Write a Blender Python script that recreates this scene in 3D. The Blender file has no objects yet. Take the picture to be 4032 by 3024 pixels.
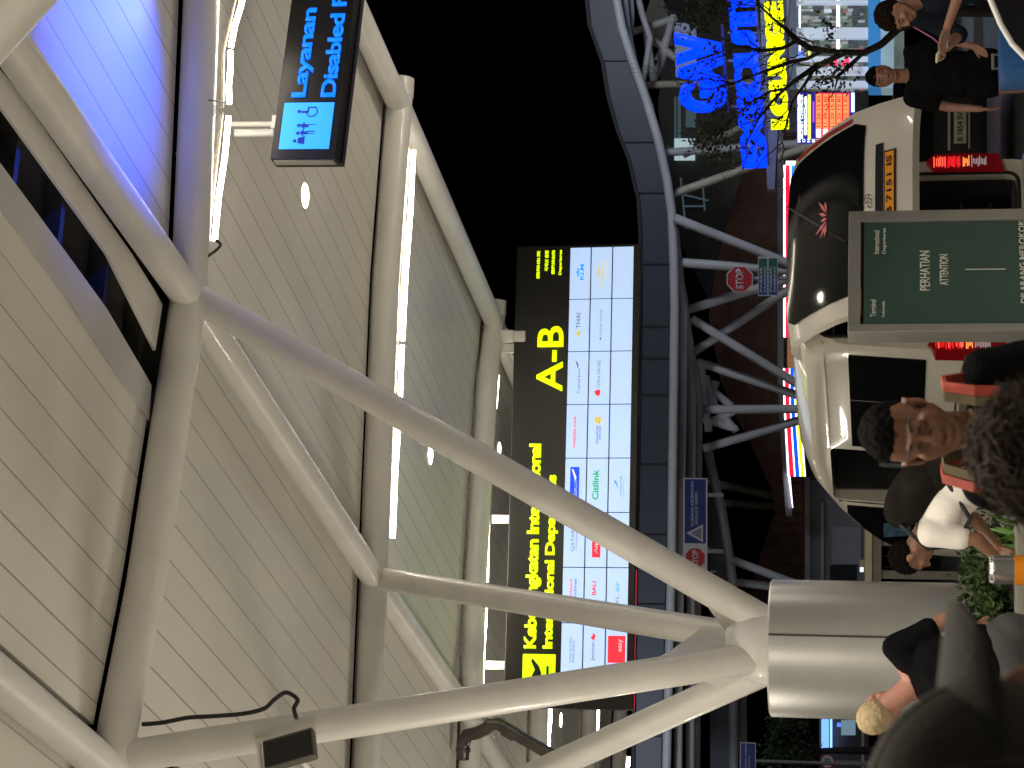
import bpy, bmesh, math, random
from mathutils import Vector, Matrix, noise
random.seed(7)
C = bpy.context.scene.collection
SC = bpy.context.scene
rad = math.radians
# ---------------------------------------------------------------- camera
FPX, PITCH, CAMZ = 7700.0, rad(10.909), 1.55
SP, CP = math.sin(PITCH), math.cos(PITCH)
camd = bpy.data.cameras.new('camera'); cam = bpy.data.objects.new('camera', camd); C.objects.link(cam)
camd.sensor_width = 36; camd.lens = FPX/4032*36; camd.clip_end = 2000; camd.clip_start = .1
fwd = Vector((0, CP, SP)); upv = Vector((0, -SP, CP)); rgt = Vector((1, 0, 0))
cam.matrix_world = Matrix(((-upv.x, rgt.x, -fwd.x, 0), (-upv.y, rgt.y, -fwd.y, 0), (-upv.z, rgt.z, -fwd.z, CAMZ), (0, 0, 0, 1)))
camd.dof.use_dof = True; camd.dof.focus_distance = 15; camd.dof.aperture_fstop = 9
SC.camera = cam
# ---------------------------------------------------------------- world: night
wd = bpy.data.worlds.new('World'); SC.world = wd; wd.use_nodes = True
nt = wd.node_tree; nt.nodes.clear()
sk = nt.nodes.new('ShaderNodeTexSky'); sk.sky_type = 'NISHITA'; sk.sun_disc = False
sk.sun_elevation = rad(-9); sk.sun_rotation = rad(200)
bg = nt.nodes.new('ShaderNodeBackground'); bg.inputs[1].default_value = .0015
ou = nt.nodes.new('ShaderNodeOutputWorld'); nt.links.new(sk.outputs[0], bg.inputs[0]); nt.links.new(bg.outputs[0], ou.inputs[0])
SC.view_settings.view_transform = 'Standard'; SC.view_settings.look = 'None'
SC.view_settings.exposure = .38; SC.view_settings.gamma = 1; SC.view_settings.use_curve_mapping = False
SC.render.engine = 'CYCLES'
try:
    SC.cycles.use_denoising = True; SC.cycles.max_bounces = 7; SC.cycles.diffuse_bounces = 4
    SC.cycles.sample_clamp_indirect = 6; SC.cycles.use_adaptive_sampling = True; SC.cycles.adaptive_threshold = .02
except Exception: pass

def at(px, py, D):
    """photo pixel + distance north (m) -> point"""
    u = (1512-py)/FPX; w = (2016-px)/FPX
    r = Vector((u, CP-w*SP, SP+w*CP)); return Vector((0, 0, CAMZ)) + r*(D/r.y)
def atz(px, py, z):
    u = (1512-py)/FPX; w = (2016-px)/FPX
    r = Vector((u, CP-w*SP, SP+w*CP)); return Vector((0, 0, CAMZ)) + r*((z-CAMZ)/r.z)

# ---------------------------------------------------------------- materials
_m = {}
def mat(name, col, rough=.6, metal=0., var=.08, scale=6., bump=0., bscale=40., emit=0., ecol=None, spec=.5, coat=0., alpha=1., trans=0.):
    if name in _m: return _m[name]
    m = bpy.data.materials.new(name); m.use_nodes = True; n = m.node_tree; b = n.nodes['Principled BSDF']
    b.inputs['Base Color'].default_value = (*col, 1); b.inputs['Roughness'].default_value = rough
    b.inputs['Metallic'].default_value = metal; b.inputs['Specular IOR Level'].default_value = spec
    b.inputs['Coat Weight'].default_value = coat; b.inputs['Transmission Weight'].default_value = trans
    b.inputs['Alpha'].default_value = alpha
    if emit:
        b.inputs['Emission Color'].default_value = (*(ecol or col), 1); b.inputs['Emission Strength'].default_value = emit
    if var or bump:
        tc = n.nodes.new('ShaderNodeTexCoord')
    if var:
        ns = n.nodes.new('ShaderNodeTexNoise'); ns.inputs['Scale'].default_value = scale; ns.inputs['Detail'].default_value = 5
        n.links.new(tc.outputs['Object'], ns.inputs['Vector'])
        mr = n.nodes.new('ShaderNodeMapRange'); mr.inputs['From Min'].default_value = .3; mr.inputs['From Max'].default_value = .7
        mr.inputs['To Min'].default_value = 1-var; mr.inputs['To Max'].default_value = 1+var
        n.links.new(ns.outputs['Fac'], mr.inputs['Value'])
        mx = n.nodes.new('ShaderNodeVectorMath'); mx.operation = 'SCALE'; mx.inputs[0].default_value = col
        n.links.new(mr.outputs[0], mx.inputs['Scale']); n.links.new(mx.outputs[0], b.inputs['Base Color'])
    if bump:
        n2 = n.nodes.new('ShaderNodeTexNoise'); n2.inputs['Scale'].default_value = bscale; n2.inputs['Detail'].default_value = 4
        n.links.new(tc.outputs['Object'], n2.inputs['Vector'])
        bp = n.nodes.new('ShaderNodeBump'); bp.inputs['Strength'].default_value = bump; bp.inputs['Distance'].default_value = .02
        n.links.new(n2.outputs['Fac'], bp.inputs['Height']); n.links.new(bp.outputs[0], b.inputs['Normal'])
    _m[name] = m; return m
def glow(name, col, k): return mat(name, tuple(min(1, c) for c in col), .5, var=0, emit=k, ecol=col)

STEEL = mat('painted_steel', (.74, .725, .69), .40, .0, .06, 2.5, .15, 30, coat=.15)
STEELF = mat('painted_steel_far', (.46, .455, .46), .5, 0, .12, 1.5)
ALU = mat('brushed_cladding', (.80, .80, .79), .36, .72, .04, 3, .05, 60)
BLACK = mat('black_plastic', (.012, .012, .014), .45, var=.2)
BLACKG = mat('black_gloss', (.008, .008, .01), .12, var=0)
GLASS = mat('dark_glass', (.006, .007, .008), .08, var=0, spec=.22)
SGLASS = mat('side_glass', (.008, .009, .010), .05, var=0, spec=.7)
WHITE = mat('white_paint', (.75, .75, .74), .45)
CABLE = mat('cable_rubber', (.02, .02, .02), .6, var=0)
CREAM = mat('cream_car_paint', (.88, .84, .74), .25, 0, .02, 3, coat=.7)
CHROME = mat('chrome', (.85, .85, .85), .22, .9, 0.02, 8)
RUBBER = mat('rubber', (.02, .02, .02), .8)
def planks_mat():
    m = bpy.data.materials.new('ceiling_planks'); m.use_nodes = True; n = m.node_tree; b = n.nodes['Principled BSDF']
    b.inputs['Roughness'].default_value = .42
    tc = n.nodes.new('ShaderNodeTexCoord')
    dt = n.nodes.new('ShaderNodeVectorMath'); dt.operation = 'DOT_PRODUCT'; dt.inputs[1].default_value = (.885, .465, 0)
    n.links.new(tc.outputs['Object'], dt.inputs[0])
    def mth(op, a, bb=None, clamp=False):
        q = n.nodes.new('ShaderNodeMath'); q.operation = op; q.use_clamp = clamp
        for i, v in enumerate((a, bb)):
            if v is None: continue
            if isinstance(v, (int, float)): q.inputs[i].default_value = v
            else: n.links.new(v, q.inputs[i])
        return q.outputs[0]
    c = mth('DIVIDE', dt.outputs['Value'], .258)
    fr = mth('FRACT', c); ab = mth('ABSOLUTE', mth('SUBTRACT', fr, .5))
    line = mth('GREATER_THAN', ab, .478)
    fl = mth('FLOOR', c)
    wn = n.nodes.new('ShaderNodeTexWhiteNoise'); wn.noise_dimensions = '1D'; n.links.new(fl, wn.inputs['W'])
    ns = n.nodes.new('ShaderNodeTexNoise'); ns.inputs['Scale'].default_value = .8; ns.inputs['Detail'].default_value = 6
    n.links.new(tc.outputs['Object'], ns.inputs['Vector'])
    v = mth('ADD', mth('MULTIPLY', wn.outputs['Value'], .05), mth('MULTIPLY', ns.outputs['Fac'], .22))
    v = mth('ADD', v, .83)
    dk = mth('SUBTRACT', 1.0, mth('MULTIPLY', line, mth('ADD', mth('MULTIPLY', wn.outputs['Value'], .35), .3)))
    v = mth('MULTIPLY', v, dk)
    mx = n.nodes.new('ShaderNodeVectorMath'); mx.operation = 'SCALE'; mx.inputs[0].default_value = (.70, .68, .625)
    n.links.new(v, mx.inputs['Scale']); n.links.new(mx.outputs[0], b.inputs['Base Color'])
    bp = n.nodes.new('ShaderNodeBump'); bp.inputs['Strength'].default_value = .6; bp.inputs['Distance'].default_value = .01
    n.links.new(mth('SUBTRACT', 1.0, line), bp.inputs['Height']); n.links.new(bp.outputs[0], b.inputs['Normal'])
    return m
PLANK = planks_mat()

# ---------------------------------------------------------------- mesh builder
class MB:
    def __init__(s): s.b = bmesh.new()
    def box(s, c, sz, rot=None, bev=0, mi=0):
        g = bmesh.ops.create_cube(s.b, size=1)['verts']
        M = Matrix.Translation(Vector(c)) @ (rot.to_4x4() if rot is not None else Matrix()) @ Matrix.Diagonal((*sz, 1))
        bmesh.ops.transform(s.b, matrix=M, verts=g)
        if bev:
            es = list({e for v in g for e in v.link_edges})
            bmesh.ops.bevel(s.b, geom=es, offset=bev, segments=2, affect='EDGES', profile=.6)
        return s
    def rb(s, x0, x1, y0, y1, z0, z1, bev=0):
        return s.box(((x0+x1)/2, (y0+y1)/2, (z0+z1)/2), (abs(x1-x0), abs(y1-y0), abs(z1-z0)), bev=bev)
    def path(s, pts, r, seg=20, cap=True):
        pts = [Vector(p) for p in pts]; rs = r if isinstance(r, (list, tuple)) else [r]*len(pts)
        prev = None; a = None
        for i, p in enumerate(pts):
            d = (pts[min(i+1, len(pts)-1)]-pts[max(i-1, 0)]).normalized()
            if a is None:
                a = d.orthogonal().normalized()
            else:
                a = (a - d*a.dot(d)).normalized()
            bb = d.cross(a)
            k = 1.
            if 0 < i < len(pts)-1:
                co = (pts[i+1]-p).normalized().dot((p-pts[i-1]).normalized()); k = 1/max(.6, math.sqrt(max(.01, (1+co)/2)))
            ring = [s.b.verts.new(p+(a*math.cos(t)+bb*math.sin(t))*rs[i]*k) for t in [j*2*math.pi/seg for j in range(seg)]]
            if prev:
                for j in range(seg): s.b.faces.new((prev[j], prev[(j+1) % seg], ring[(j+1) % seg], ring[j]))
            elif cap: s.b.faces.new(ring[::-1])
            prev = ring
        if cap: s.b.faces.new(prev)
        return s
    def lathe(s, c, prof, seg=40, axis='z', ring=False):
        c = Vector(c); prev = None; first = None; prof = list(prof)
        if ring: prof = prof+[prof[0]]
        closed = ring
        for r, z in prof:
            ring = [s.b.verts.new(c+Vector((r*math.cos(t), r*math.sin(t), z))) for t in [j*2*math.pi/seg for j in range(seg)]]
            if prev:
                for j in range(seg): s.b.faces.new((prev[j], prev[(j+1) % seg], ring[(j+1) % seg], ring[j]))
            elif not closed: s.b.faces.new(ring[::-1])
            prev = ring
        if not closed: s.b.faces.new(prev)
        else: bmesh.ops.remove_doubles(s.b, verts=s.b.verts, dist=1e-6)
        return s
    def prism(s, pts, vec):
        """closed polygon extruded along vec"""
        vec = Vector(vec); a = [s.b.verts.new(Vector(p)) for p in pts]; b2 = [s.b.verts.new(Vector(p)+vec) for p in pts]
        n = len(a); s.b.faces.new(a); s.b.faces.new(b2[::-1])
        for i in range(n): s.b.faces.new((a[i], b2[i], b2[(i+1) % n], a[(i+1) % n]))
        return s
    def ell(s, c, r, rot=None, seg=24):
        g = bmesh.ops.create_uvsphere(s.b, u_segments=seg, v_segments=seg//2+2, radius=1)['verts']
        M = Matrix.Translation(Vector(c)) @ (rot.to_4x4() if rot is not None else Matrix()) @ Matrix.Diagonal((*r, 1))
        bmesh.ops.transform(s.b, matrix=M, verts=g); return s
    def cap(s, p0, p1, r0, r1, seg=14):
        """tapered capsule"""
        p0, p1 = Vector(p0), Vector(p1); s.path([p0, p1], [r0, r1], seg)
        s.ell(p0, (r0,)*3, seg=seg); s.ell(p1, (r1,)*3, seg=seg); return s
    def obj(s, name, m, parent=None, smooth=True, M=None):
        bmesh.ops.recalc_face_normals(s.b, faces=s.b.faces)
        me = bpy.data.meshes.new(name); s.b.to_mesh(me); s.b.free()
        if m: me.materials.append(m)
        if smooth:
            me.shade_smooth()
            try: me.set_sharp_from_angle(angle=rad(38))
            except Exception: pass
        o = bpy.data.objects.new(name, me); C.objects.link(o)
        if parent: o.parent = parent
        if M is not None: o.matrix_local = M
        return o
def tag(o, label=None, cat=None, group=None, kind=None):
    if label: o['label'] = label
    if cat: o['category'] = cat
    if group: o['group'] = group
    if kind: o['kind'] = kind
    return o
def thing(name, label, cat, M=None, loc=None, group=None):
    o = bpy.data.objects.new(name, None); C.objects.link(o); o.empty_display_size = .2
    if M is not None: o.matrix_world = M
    if loc is not None: o.location = loc
    return tag(o, label, cat, group)
def frame(pl, pr, up=None):
    """local frame: origin pl, X towards pr, Y away from the viewer, Z up"""
    X = (pr-pl).normalized(); Y = Vector((0, 0, 1)).cross(X).normalized(); Z = X.cross(Y)
    return Matrix(((X.x, Y.x, Z.x, pl.x), (X.y, Y.y, Z.y, pl.y), (X.z, Y.z, Z.z, pl.z), (0, 0, 0, 1)))
def letters(txt, rect, m, parent, y=-.01, depth=.006, bold=.0, name='lettering', keep=False, space=1., M=None):
    """text fitted to rect (x0,x1,z0,z1) of the parent's XZ plane, facing -Y"""
    cu = bpy.data.curves.new('t', 'FONT'); cu.body = txt; cu.size = 1; cu.offset = bold; cu.space_character = space; cu.resolution_u = 4
    t = bpy.data.objects.new('t', cu); C.objects.link(t)
    dg = bpy.context.evaluated_depsgraph_get(); me = bpy.data.meshes.new_from_object(t.evaluated_get(dg))
    bpy.data.objects.remove(t); bpy.data.curves.remove(cu)
    if not me.vertices: return None
    xs = [v.co.x for v in me.vertices]; ys = [v.co.y for v in me.vertices]
    x0, x1, z0, z1 = rect; sx = (x1-x0)/(max(xs)-min(xs)); sz = (z1-z0)/(max(ys)-min(ys))
    if keep: sx = sz = min(sx, sz)
    a, b = min(xs), min(ys)
    bm = bmesh.new(); bm.from_mesh(me)
    for v in bm.verts: v.co = Vector((x0+(v.co.x-a)*sx, y, z0+(v.co.y-b)*sz))
    if depth:
        r = bmesh.ops.extrude_face_region(bm, geom=bm.faces[:])
        for v in [g for g in r['geom'] if isinstance(g, bmesh.types.BMVert)]: v.co.y -= depth
    bmesh.ops.recalc_face_normals(bm, faces=bm.faces)
    bm.to_mesh(me); bm.free(); me.name = name
    me.materials.clear(); me.materials.append(m)
    o = bpy.data.objects.new(name, me); C.objects.link(o); o.parent = parent
    if M is not None: o.matrix_local = M
    return o
def baked(o, mods):
    """apply modifiers (type, dict) to a mesh object without operators"""
    for t, kw in mods:
        md = o.modifiers.new(t, t)
        for k, v in kw.items(): setattr(md, k, v)
    dg = bpy.context.evaluated_depsgraph_get(); me = bpy.data.meshes.new_from_object(o.evaluated_get(dg))
    old = o.data; nm = old.name; o.modifiers.clear(); o.data = me; bpy.data.meshes.remove(old); me.name = nm
    me.shade_smooth(); return o
def lamp(name, kind, loc, energy, col, size=.3, aim=None, parent=None, spot=None, sizey=None):
    l = bpy.data.lights.new(name, kind); l.energy = energy; l.color = col
    if kind == 'AREA':
        l.size = size
        if sizey: l.shape = 'RECTANGLE'; l.size_y = sizey
    elif kind == 'SPOT':
        l.shadow_soft_size = size; l.spot_size = spot or rad(100); l.spot_blend = .8
    else: l.shadow_soft_size = size
    o = bpy.data.objects.new(name, l); C.objects.link(o); o.location = loc
    if aim is not None: o.rotation_euler = (Vector(aim)-Vector(loc)).to_track_quat('-Z', 'Y').to_euler()
    if parent:
        o.parent = parent; o.matrix_parent_inverse = parent.matrix_world.inverted()
    return o
WARM = (1, .83, .62); NEUT = (1, .90, .73); COOL = (.75, .85, 1)
KDOWN, KFILL, KBLUE, KFARFILL = 380, 75, 900, 950
# ================================================================ ground
GR = mat('paving', (.46, .445, .41), .5, 0, .15, 1.2, .2, 12)
MB().rb(-300, 300, -200, 14.3, -.3, .13).obj('pavement', GR, smooth=False)['kind'] = 'structure'
MB().rb(-300, 300, 14.45, 34, -.3, 0).obj('road', mat('asphalt', (.055, .055, .058), .45, 0, .2, 3, .3, 60), smooth=False)['kind'] = 'structure'
MB().rb(-300, 300, 14.3, 14.45, -.3, .15).obj('kerb', mat('kerb_concrete', (.35, .34, .32), .7), smooth=False)['kind'] = 'structure'
MB().rb(-600, 600, 34, 900, -.3, .14).obj('ground', mat('far_paving', (.16, .155, .15), .6, 0, .2, .6), smooth=False)['kind'] = 'structure'
mk = MB()
for i in range(-14, 15): mk.rb(i*6-1.2, i*6+1.2, 26, 26.13, .003, .006)
mk.obj('lane_marking', mat('road_paint', (.7, .7, .66), .6), smooth=False)['kind'] = 'structure'

# ================================================================ near canopy
H, HC = 6.3, 6.45
CH = {0: [(10, 8.6), (5, 8.4), (1.5, 8.1), (-2, 7.6), (-8, 5.5)],
      1: [(9, 13.3), (5, 13.2), (2.7, 13.1), (.6, 12.85), (-1.3, 12.05), (-2.4, 11.45), (-6, 9.1), (-9, 7.3)],
      2: [(6, 19.6), (2.75, 18.75), (1.0, 18.25), (-1.83, 17.8), (-3.4, 17.55), (-6, 17.1), (-9, 16.6)],
      3: [(3, 24.1), (.75, 23.5), (.04, 23.1), (-2.3, 22.4), (-3.87, 22.15), (-6, 21.8), (-10, 21.1)],
      4: [(1, 27.6), (-1.2, 27.2), (-4.7, 26.6), (-6, 26.4), (-11, 25.5)],
      5: [(-1, 32), (-5.5, 31.2), (-12, 30.1)],
      6: [(-3, 35.4), (-6.1, 34.9), (-13, 33.7)],
      -1: [(12, 3), (-8, 1.5)], -2: [(14, -3), (-8, -4)]}
LN = {'E': [(-6, 39), (-4.3, 35.3), (-2.7, 31.5), (-.9, 27.3), (.75, 23.5), (2.75, 18.75), (3.45, 17.0), (5.0, 13.2), (7, 8.5), (9, 3), (11, -4)],
      'L1': [(-11, 36), (-8.3, 31), (-6.1, 26.6), (-3.87, 22.15), (-1.83, 17.8), (.6, 12.85), (1.75, 10.3), (2.8, 8), (5, 3), (8, -4)],
      'L0': [(-16, 36), (-11.5, 26), (-6.9, 21.6), (-4.6, 17.4), (-2.4, 11.45), (-1.56, 9.93), (-.6, 8), (1.8, 2.6), (4.5, -4)]}
def interp(pts, v, k):
    p = sorted(pts, key=lambda q: q[k])
    for a, b in zip(p, p[1:]):
        if v <= b[k] or b is p[-1]:
            t = (v-a[k])/(b[k]-a[k]); return a[1-k]+(b[1-k]-a[1-k])*t
def cY(k, X): return interp(CH[k], X, 0)
def lX(j, Y): return interp(LN[j], Y, 1)
def cross(k, j, oy=0, ox=0):
    X = 0
    for _ in range(30): Y = cY(k, X)+oy; X = X*.5+(lX(j, Y)+ox)*.5
    return X, Y
canopy = thing('canopy', 'big drop-off canopy of beige plank ceiling on grey steel tubes, nearest overhead', 'canopy', loc=(0, 14, 0))
Ic = canopy.matrix_basis.inverted()
canopy_M = Matrix.Translation((0, -14, 0))
def cobj(mb, name, m, **k):
    return mb.obj(name, m, canopy, M=canopy_M, **k)
order = [-2, -1, 0, 1, 2, 3, 4, 5, 6]
for a, b in zip(order, order[1:]):
    for l, r in (('L0', 'L1'), ('L1', 'E'), (None, 'L0')):
        near, far = [], []
        gap = .05; ng = .2; lx_ = .3
        rx = {'L1': .06, 'L0': .03, 'E': .08}[r]
        if (a, r) == (0, 'L1'): continue
        xl0, xr0 = (cross(a, l, ng, lx_)[0] if l else -9), cross(a, r, ng, rx)[0]
        xl1, xr1 = (cross(b, l, -gap, lx_)[0] if l else -9), cross(b, r, -gap, rx)[0]
        n = 10
        for i in range(n+1):
            X = xl0+(xr0-xl0)*i/n; near.append((X, cY(a, X)+ng, HC))
            X = xl1+(xr1-xl1)*i/n; far.append((X, cY(b, X)-gap, HC))
        cobj(MB().prism(near+far[::-1], (0, 0, .05)), 'ceiling_panel', PLANK, smooth=False)
# the bay with the open slot beside the cross tube
def zp(pts, z=HC): return [atz(x, y, z) for x, y in pts]
bay = [(cross(0, 'L0', .2, .3)[0], cross(0, 'L0', .2, .3)[1], HC)]
bm_edge = zp([(-150, 615), (0, 815), (133, 1000), (265, 1169), (585, 1651)])
far = []
x0, x1 = cross(1, 'L0', -.05, .3)[0], bm_edge[-1].x
for i in range(9):
    X = x0+(x1-x0)*i/8; far.append((X, cY(1, X)-.05, HC))
b0 = bm_edge[0]; b0y = cY(0, b0.x+.6); bm0 = Vector((b0.x+.55*(b0.y-b0y), b0y, HC))
cobj(MB().prism([bay[0], tuple(bm0)]+[tuple(p) for p in bm_edge[:-1]]+far[::-1], (0, 0, .05)), 'ceiling_panel', PLANK, smooth=False)
FASC = mat('slot_beam_paint', (.50, .49, .50), .5, 0, .06, 2)
inner = zp([(-150, 440), (0, 640), (265, 1000), (422, 1217), (560, 1452), (597, 1518)], HC-.02)
outer = zp([(-150, 612), (0, 812), (262, 1166), (420, 1408), (560, 1612), (588, 1654)], HC-.02)
cobj(MB().prism(outer+inner[::-1], (0, 0, .5)), 'slot_beam', FASC, smooth=False)
pa = zp([(-150, 215), (0, 415), (180, 665), (422, 1000), (520, 1195), (612, 1380)], HC-.02)
pb = zp([(-150, 90), (60, 345), (240, 600), (520, 1000), (610, 1145), (640, 1200)], HC-.02)
cobj(MB().prism(pa+pb[::-1], (0, 0, .02)), 'slot_flange', STEEL, smooth=False)
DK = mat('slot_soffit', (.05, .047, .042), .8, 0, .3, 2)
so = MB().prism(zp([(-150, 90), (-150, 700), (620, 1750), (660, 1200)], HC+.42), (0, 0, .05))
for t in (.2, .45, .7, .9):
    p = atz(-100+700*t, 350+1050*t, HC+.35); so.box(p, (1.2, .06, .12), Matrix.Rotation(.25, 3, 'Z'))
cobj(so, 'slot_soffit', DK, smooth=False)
# tubes
for k, pts in CH.items():
    e = cross(k, 'E', 0, .12)
    pp = sorted([p for p in pts if p[0] < e[0]-.05])
    pp = [(x, y, H) for x, y in pp]+[(e[0], e[1], H)]
    # smooth polyline
    q = [pp[0]]
    for i in range(1, len(pp)-1):
        a, b, c = Vector(pp[i-1]), Vector(pp[i]), Vector(pp[i+1])
        q += [b+(a-b)*min(.3, .25/max(.01, (a-b).length)), b, b+(c-b)*min(.3, .25/max(.01, (c-b).length))]
    q.append(pp[-1])
    mb = MB().path(q, .128, 32)
    if k >= 1: mb.path([Vector(q[-1])-Vector((.02, 0, 0)), Vector(q[-1])+Vector((.16, .03, 0))], .137, 32)
    for X in ((1.6,) if k == 1 else (-1.45,) if k == 2 else ()):   # weld collars
        y = cY(k, X); mb.path([(X-.012, y, H), (X+.012, y, H)], .132, 32)
    cobj(mb, 'main_tube', STEEL)
for j in ('L0', 'L1', 'E'):
    pts = LN[j]
    for a, b in zip(order, order[1:]):
        p0, p1 = cross(a, j), cross(b, j)
        cobj(MB().path([(*p0, H), (*p1, H)], .118, 28), 'cross_tube', STEEL)
# thin pale lines with built-in faint glow along the tubes' far flank
PALE_LINE = mat('pale_line_glow', (.75, .72, .68), .4, emit=.25, ecol=(1, .9, .8))
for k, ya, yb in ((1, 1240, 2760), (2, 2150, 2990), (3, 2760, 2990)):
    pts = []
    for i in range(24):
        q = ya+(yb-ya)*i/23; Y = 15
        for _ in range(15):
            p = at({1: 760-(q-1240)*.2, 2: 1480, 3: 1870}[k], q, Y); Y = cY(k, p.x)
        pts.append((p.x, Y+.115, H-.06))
    cobj(MB().path(pts, .007, 6), 'pale_line', PALE_LINE)
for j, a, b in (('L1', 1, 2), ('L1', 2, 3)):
    p0, p1 = cross(a, j, .3, .1), cross(b, j, -.15, .1); cobj(MB().path([(*p0, H-.05), (*p1, H-.05)], .006, 6), 'pale_line', PALE_LINE)
# edge trim beyond the outer tube
tr = MB(); tr2 = MB()
for a, b in zip(order, order[1:]):
    p0, p1 = Vector((*cross(a, 'E'), 0)), Vector((*cross(b, 'E'), 0)); d = (p1-p0).normalized(); nn = Vector((d.y, -d.x, 0))
    q0, q1 = p0+nn*.17, p1+nn*.17
    tr.prism([q0+Vector((0, 0, 6.36)), q0+nn*.14+Vector((0, 0, 6.40)), q0+nn*.14+Vector((0, 0, 6.72)), q0+Vector((0, 0, 6.72))], q1-q0)
cobj(tr, 'edge_trim', mat('edge_trim_paint', (.33, .31, .34), .5), smooth=False)
# one upright inner column carries the far part of the canopy: the clad column with its four struts
HUB = at(3200, 2555, 12.9)
col = thing('clad_column', 'round brushed-metal column with four grey struts fanning up to the canopy', 'column', loc=(HUB.x, HUB.y, .13))
cM = Matrix.Translation((-HUB.x, -HUB.y, -.13))
ctop = at(3035, 2565, 12.9).z
cr = .447
arc = []
cl = MB()
cl.lathe((HUB.x, HUB.y, 0), [(cr, .14), (cr, ctop-.012), (cr-.012, ctop), (cr-.035, ctop), (cr-.035, ctop-.05), (.03, ctop-.05)], 96)
cl.obj('cladding', ALU, col, M=cM)
ang = math.atan2(-12.9, 1.75)
sm = MB()
ub = (1512-2470)/FPX
bx = ub*12.75+.0
sx = bx-HUB.x; sy = -math.sqrt(max(.001, cr*cr-sx*sx))
sm.box((HUB.x+sx*1.001, HUB.y+sy*1.001, (ctop+.14)/2), (.012, .012, ctop-.16)); sm.obj('seam', mat('seam_dark', (.05, .05, .05), .8, var=0), col, M=cM, smooth=False)
nodes = {'A': (.6, 12.85, H-.05), 'B': (-1.83, 17.8, H-.08), 'C': (-2.33, 11.52, H-.05), 'D': (*cross(2, 'L0'), H-.08)}
nodes['D'] = tuple(atz(1390, 3370, H-.05))
for k, nd in nodes.items():
    d = (Vector(nd)-HUB).normalized(); b0 = HUB-d*.1
    mb = MB().path([b0, Vector(nd)], [.104, .104], 32)
    L = (Vector(nd)-b0).length
    mb.path([b0+d*(L-.62), b0+d*(L-.60)], .107, 32)     # weld ring
    mb.obj('strut', STEEL, col, M=cM)
hb = MB()
hb.lathe((HUB.x, HUB.y, 0), [(.2, 1.7), (.2, 2.12), (.24, 2.30), (.235, 2.42), (.2, 2.5), (.12, 2.6)], 40)
for a, b in (('A', 'B'), ('B', 'C'), ('C', 'D')):     # gusset plates between neighbouring struts
    da, db = (Vector(nodes[a])-HUB).normalized(), (Vector(nodes[b])-HUB).normalized()
    f = (db-da).normalized(); nrm = da.cross(db).normalized()
    hb.prism([HUB-nrm*.02, HUB+da*1.25-nrm*.02+f*.05, HUB+(da+db)*.6-nrm*.02, HUB+db*1.25-nrm*.02-f*.05], nrm*.04) if (a, b) == ('B', 'C') else hb.prism([HUB-nrm*.02, HUB+da*.9-nrm*.02, HUB+db*.9-nrm*.02], nrm*.04)
hb.obj('hub', STEEL, col, M=cM, smooth=True)
# neighbour column to the right: only one strut reaches into the picture
s0, s1 = at(300, -230, 8.6), at(-210, 330, 8.25)
dd = (s1-s0).normalized(); base = s0-dd*((s0.z-2.1)/dd.z)
c2 = thing('clad_column', 'neighbour column whose thick pale strut crosses the upper corner of the canopy', 'column', loc=(base.x, base.y, .13))
M2 = Matrix.Translation((-base.x, -base.y, -.13))
top = s0+dd*((H-.1-s0.z)/dd.z)
MB().path([base, top], .118, 36).obj('strut', STEEL, c2, M=M2)
MB().lathe((base.x, base.y, 0), [(cr, .14), (cr, 2.3), (.05, 2.3)], 64).obj('cladding', ALU, c2, M=M2)

# ---------------------------------------------------------------- lights on the canopy
TUBE = glow('led_tube', (1, .91, .74), 22.)
DL = glow('downlight_lens', (1, .86, .55), 30.)
BATT = mat('batten_white', (.30, .26, .20), .6)
def tube_light(p0, p1, label, cold=False):
    t = thing('tube_light', label, 'tube light', loc=p0, group='white tube lights along the canopy tubes')
    Mi = Matrix.Translation(-p0)
    MB().path([p0, p0+(p1-p0)*.33+Vector((0, 0, -.006)), p0+(p1-p0)*.66+Vector((0, 0, .006)), p1], .019 if p0.y < 14 else .023, 12).obj('tube', TUBE, t, M=Mi)
    o = Vector((0, -.01, .048)); d = (p1-p0).normalized()
    MB().path([p0-d*.03+o, p1+d*.03+o], .013, 8).obj('batten', BATT, t, M=Mi)
    return t
def tl(a, b, k, label, off=.17):
    pa, pb = at(*a, 10), at(*b, 10)
    def place(q):
        Y = 15
        for _ in range(20):
            p = at(*q, Y); Y = cY(k, p.x)+off
        return at(*q, Y)
    return tube_light(place(a), place(b), label)
tl((965, -60), (909, 185), 1, 'tube light at the upper end of the nearest main tube, above the blue sign')
tl((906, 200), (903, 408), 1, 'short tube light on the nearest main tube, ending at the blue sign bracket')
tl((900, 458), (845, 948), 1, 'tube light on the nearest main tube, ending at the loose black cable')
tl((1628, 592), (1585, 1340), 2, 'long tube light on the second main tube, its outer half')
tl((1583, 1360), (1547, 2118), 2, 'long tube light on the second main tube, its inner half towards the struts')
tl((1959, 1478), (1931, 1800), 3, 'tube light above the letters A-B on the third main tube')
tl((1928, 1830), (1916, 2290), 3, 'tube light above the word International of the black sign')
tl((1913, 2335), (1898, 2690), 3, 'tube light above the plane symbol of the black sign')
tl((2168, 2778), (2160, 2952), 4, 'short tube light left of the black sign, highest of the three there')
tl((2355, 2782), (2348, 2960), 5, 'short tube light left of the black sign, middle one of the three')
tl((2475, 2870), (2474, 2886), 6, 'tiny piece of tube light peeking over the lowest strut')
tl((2477, 2980), (2470, 3060), 6, 'short tube light under the lowest strut at the photo edge')
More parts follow.
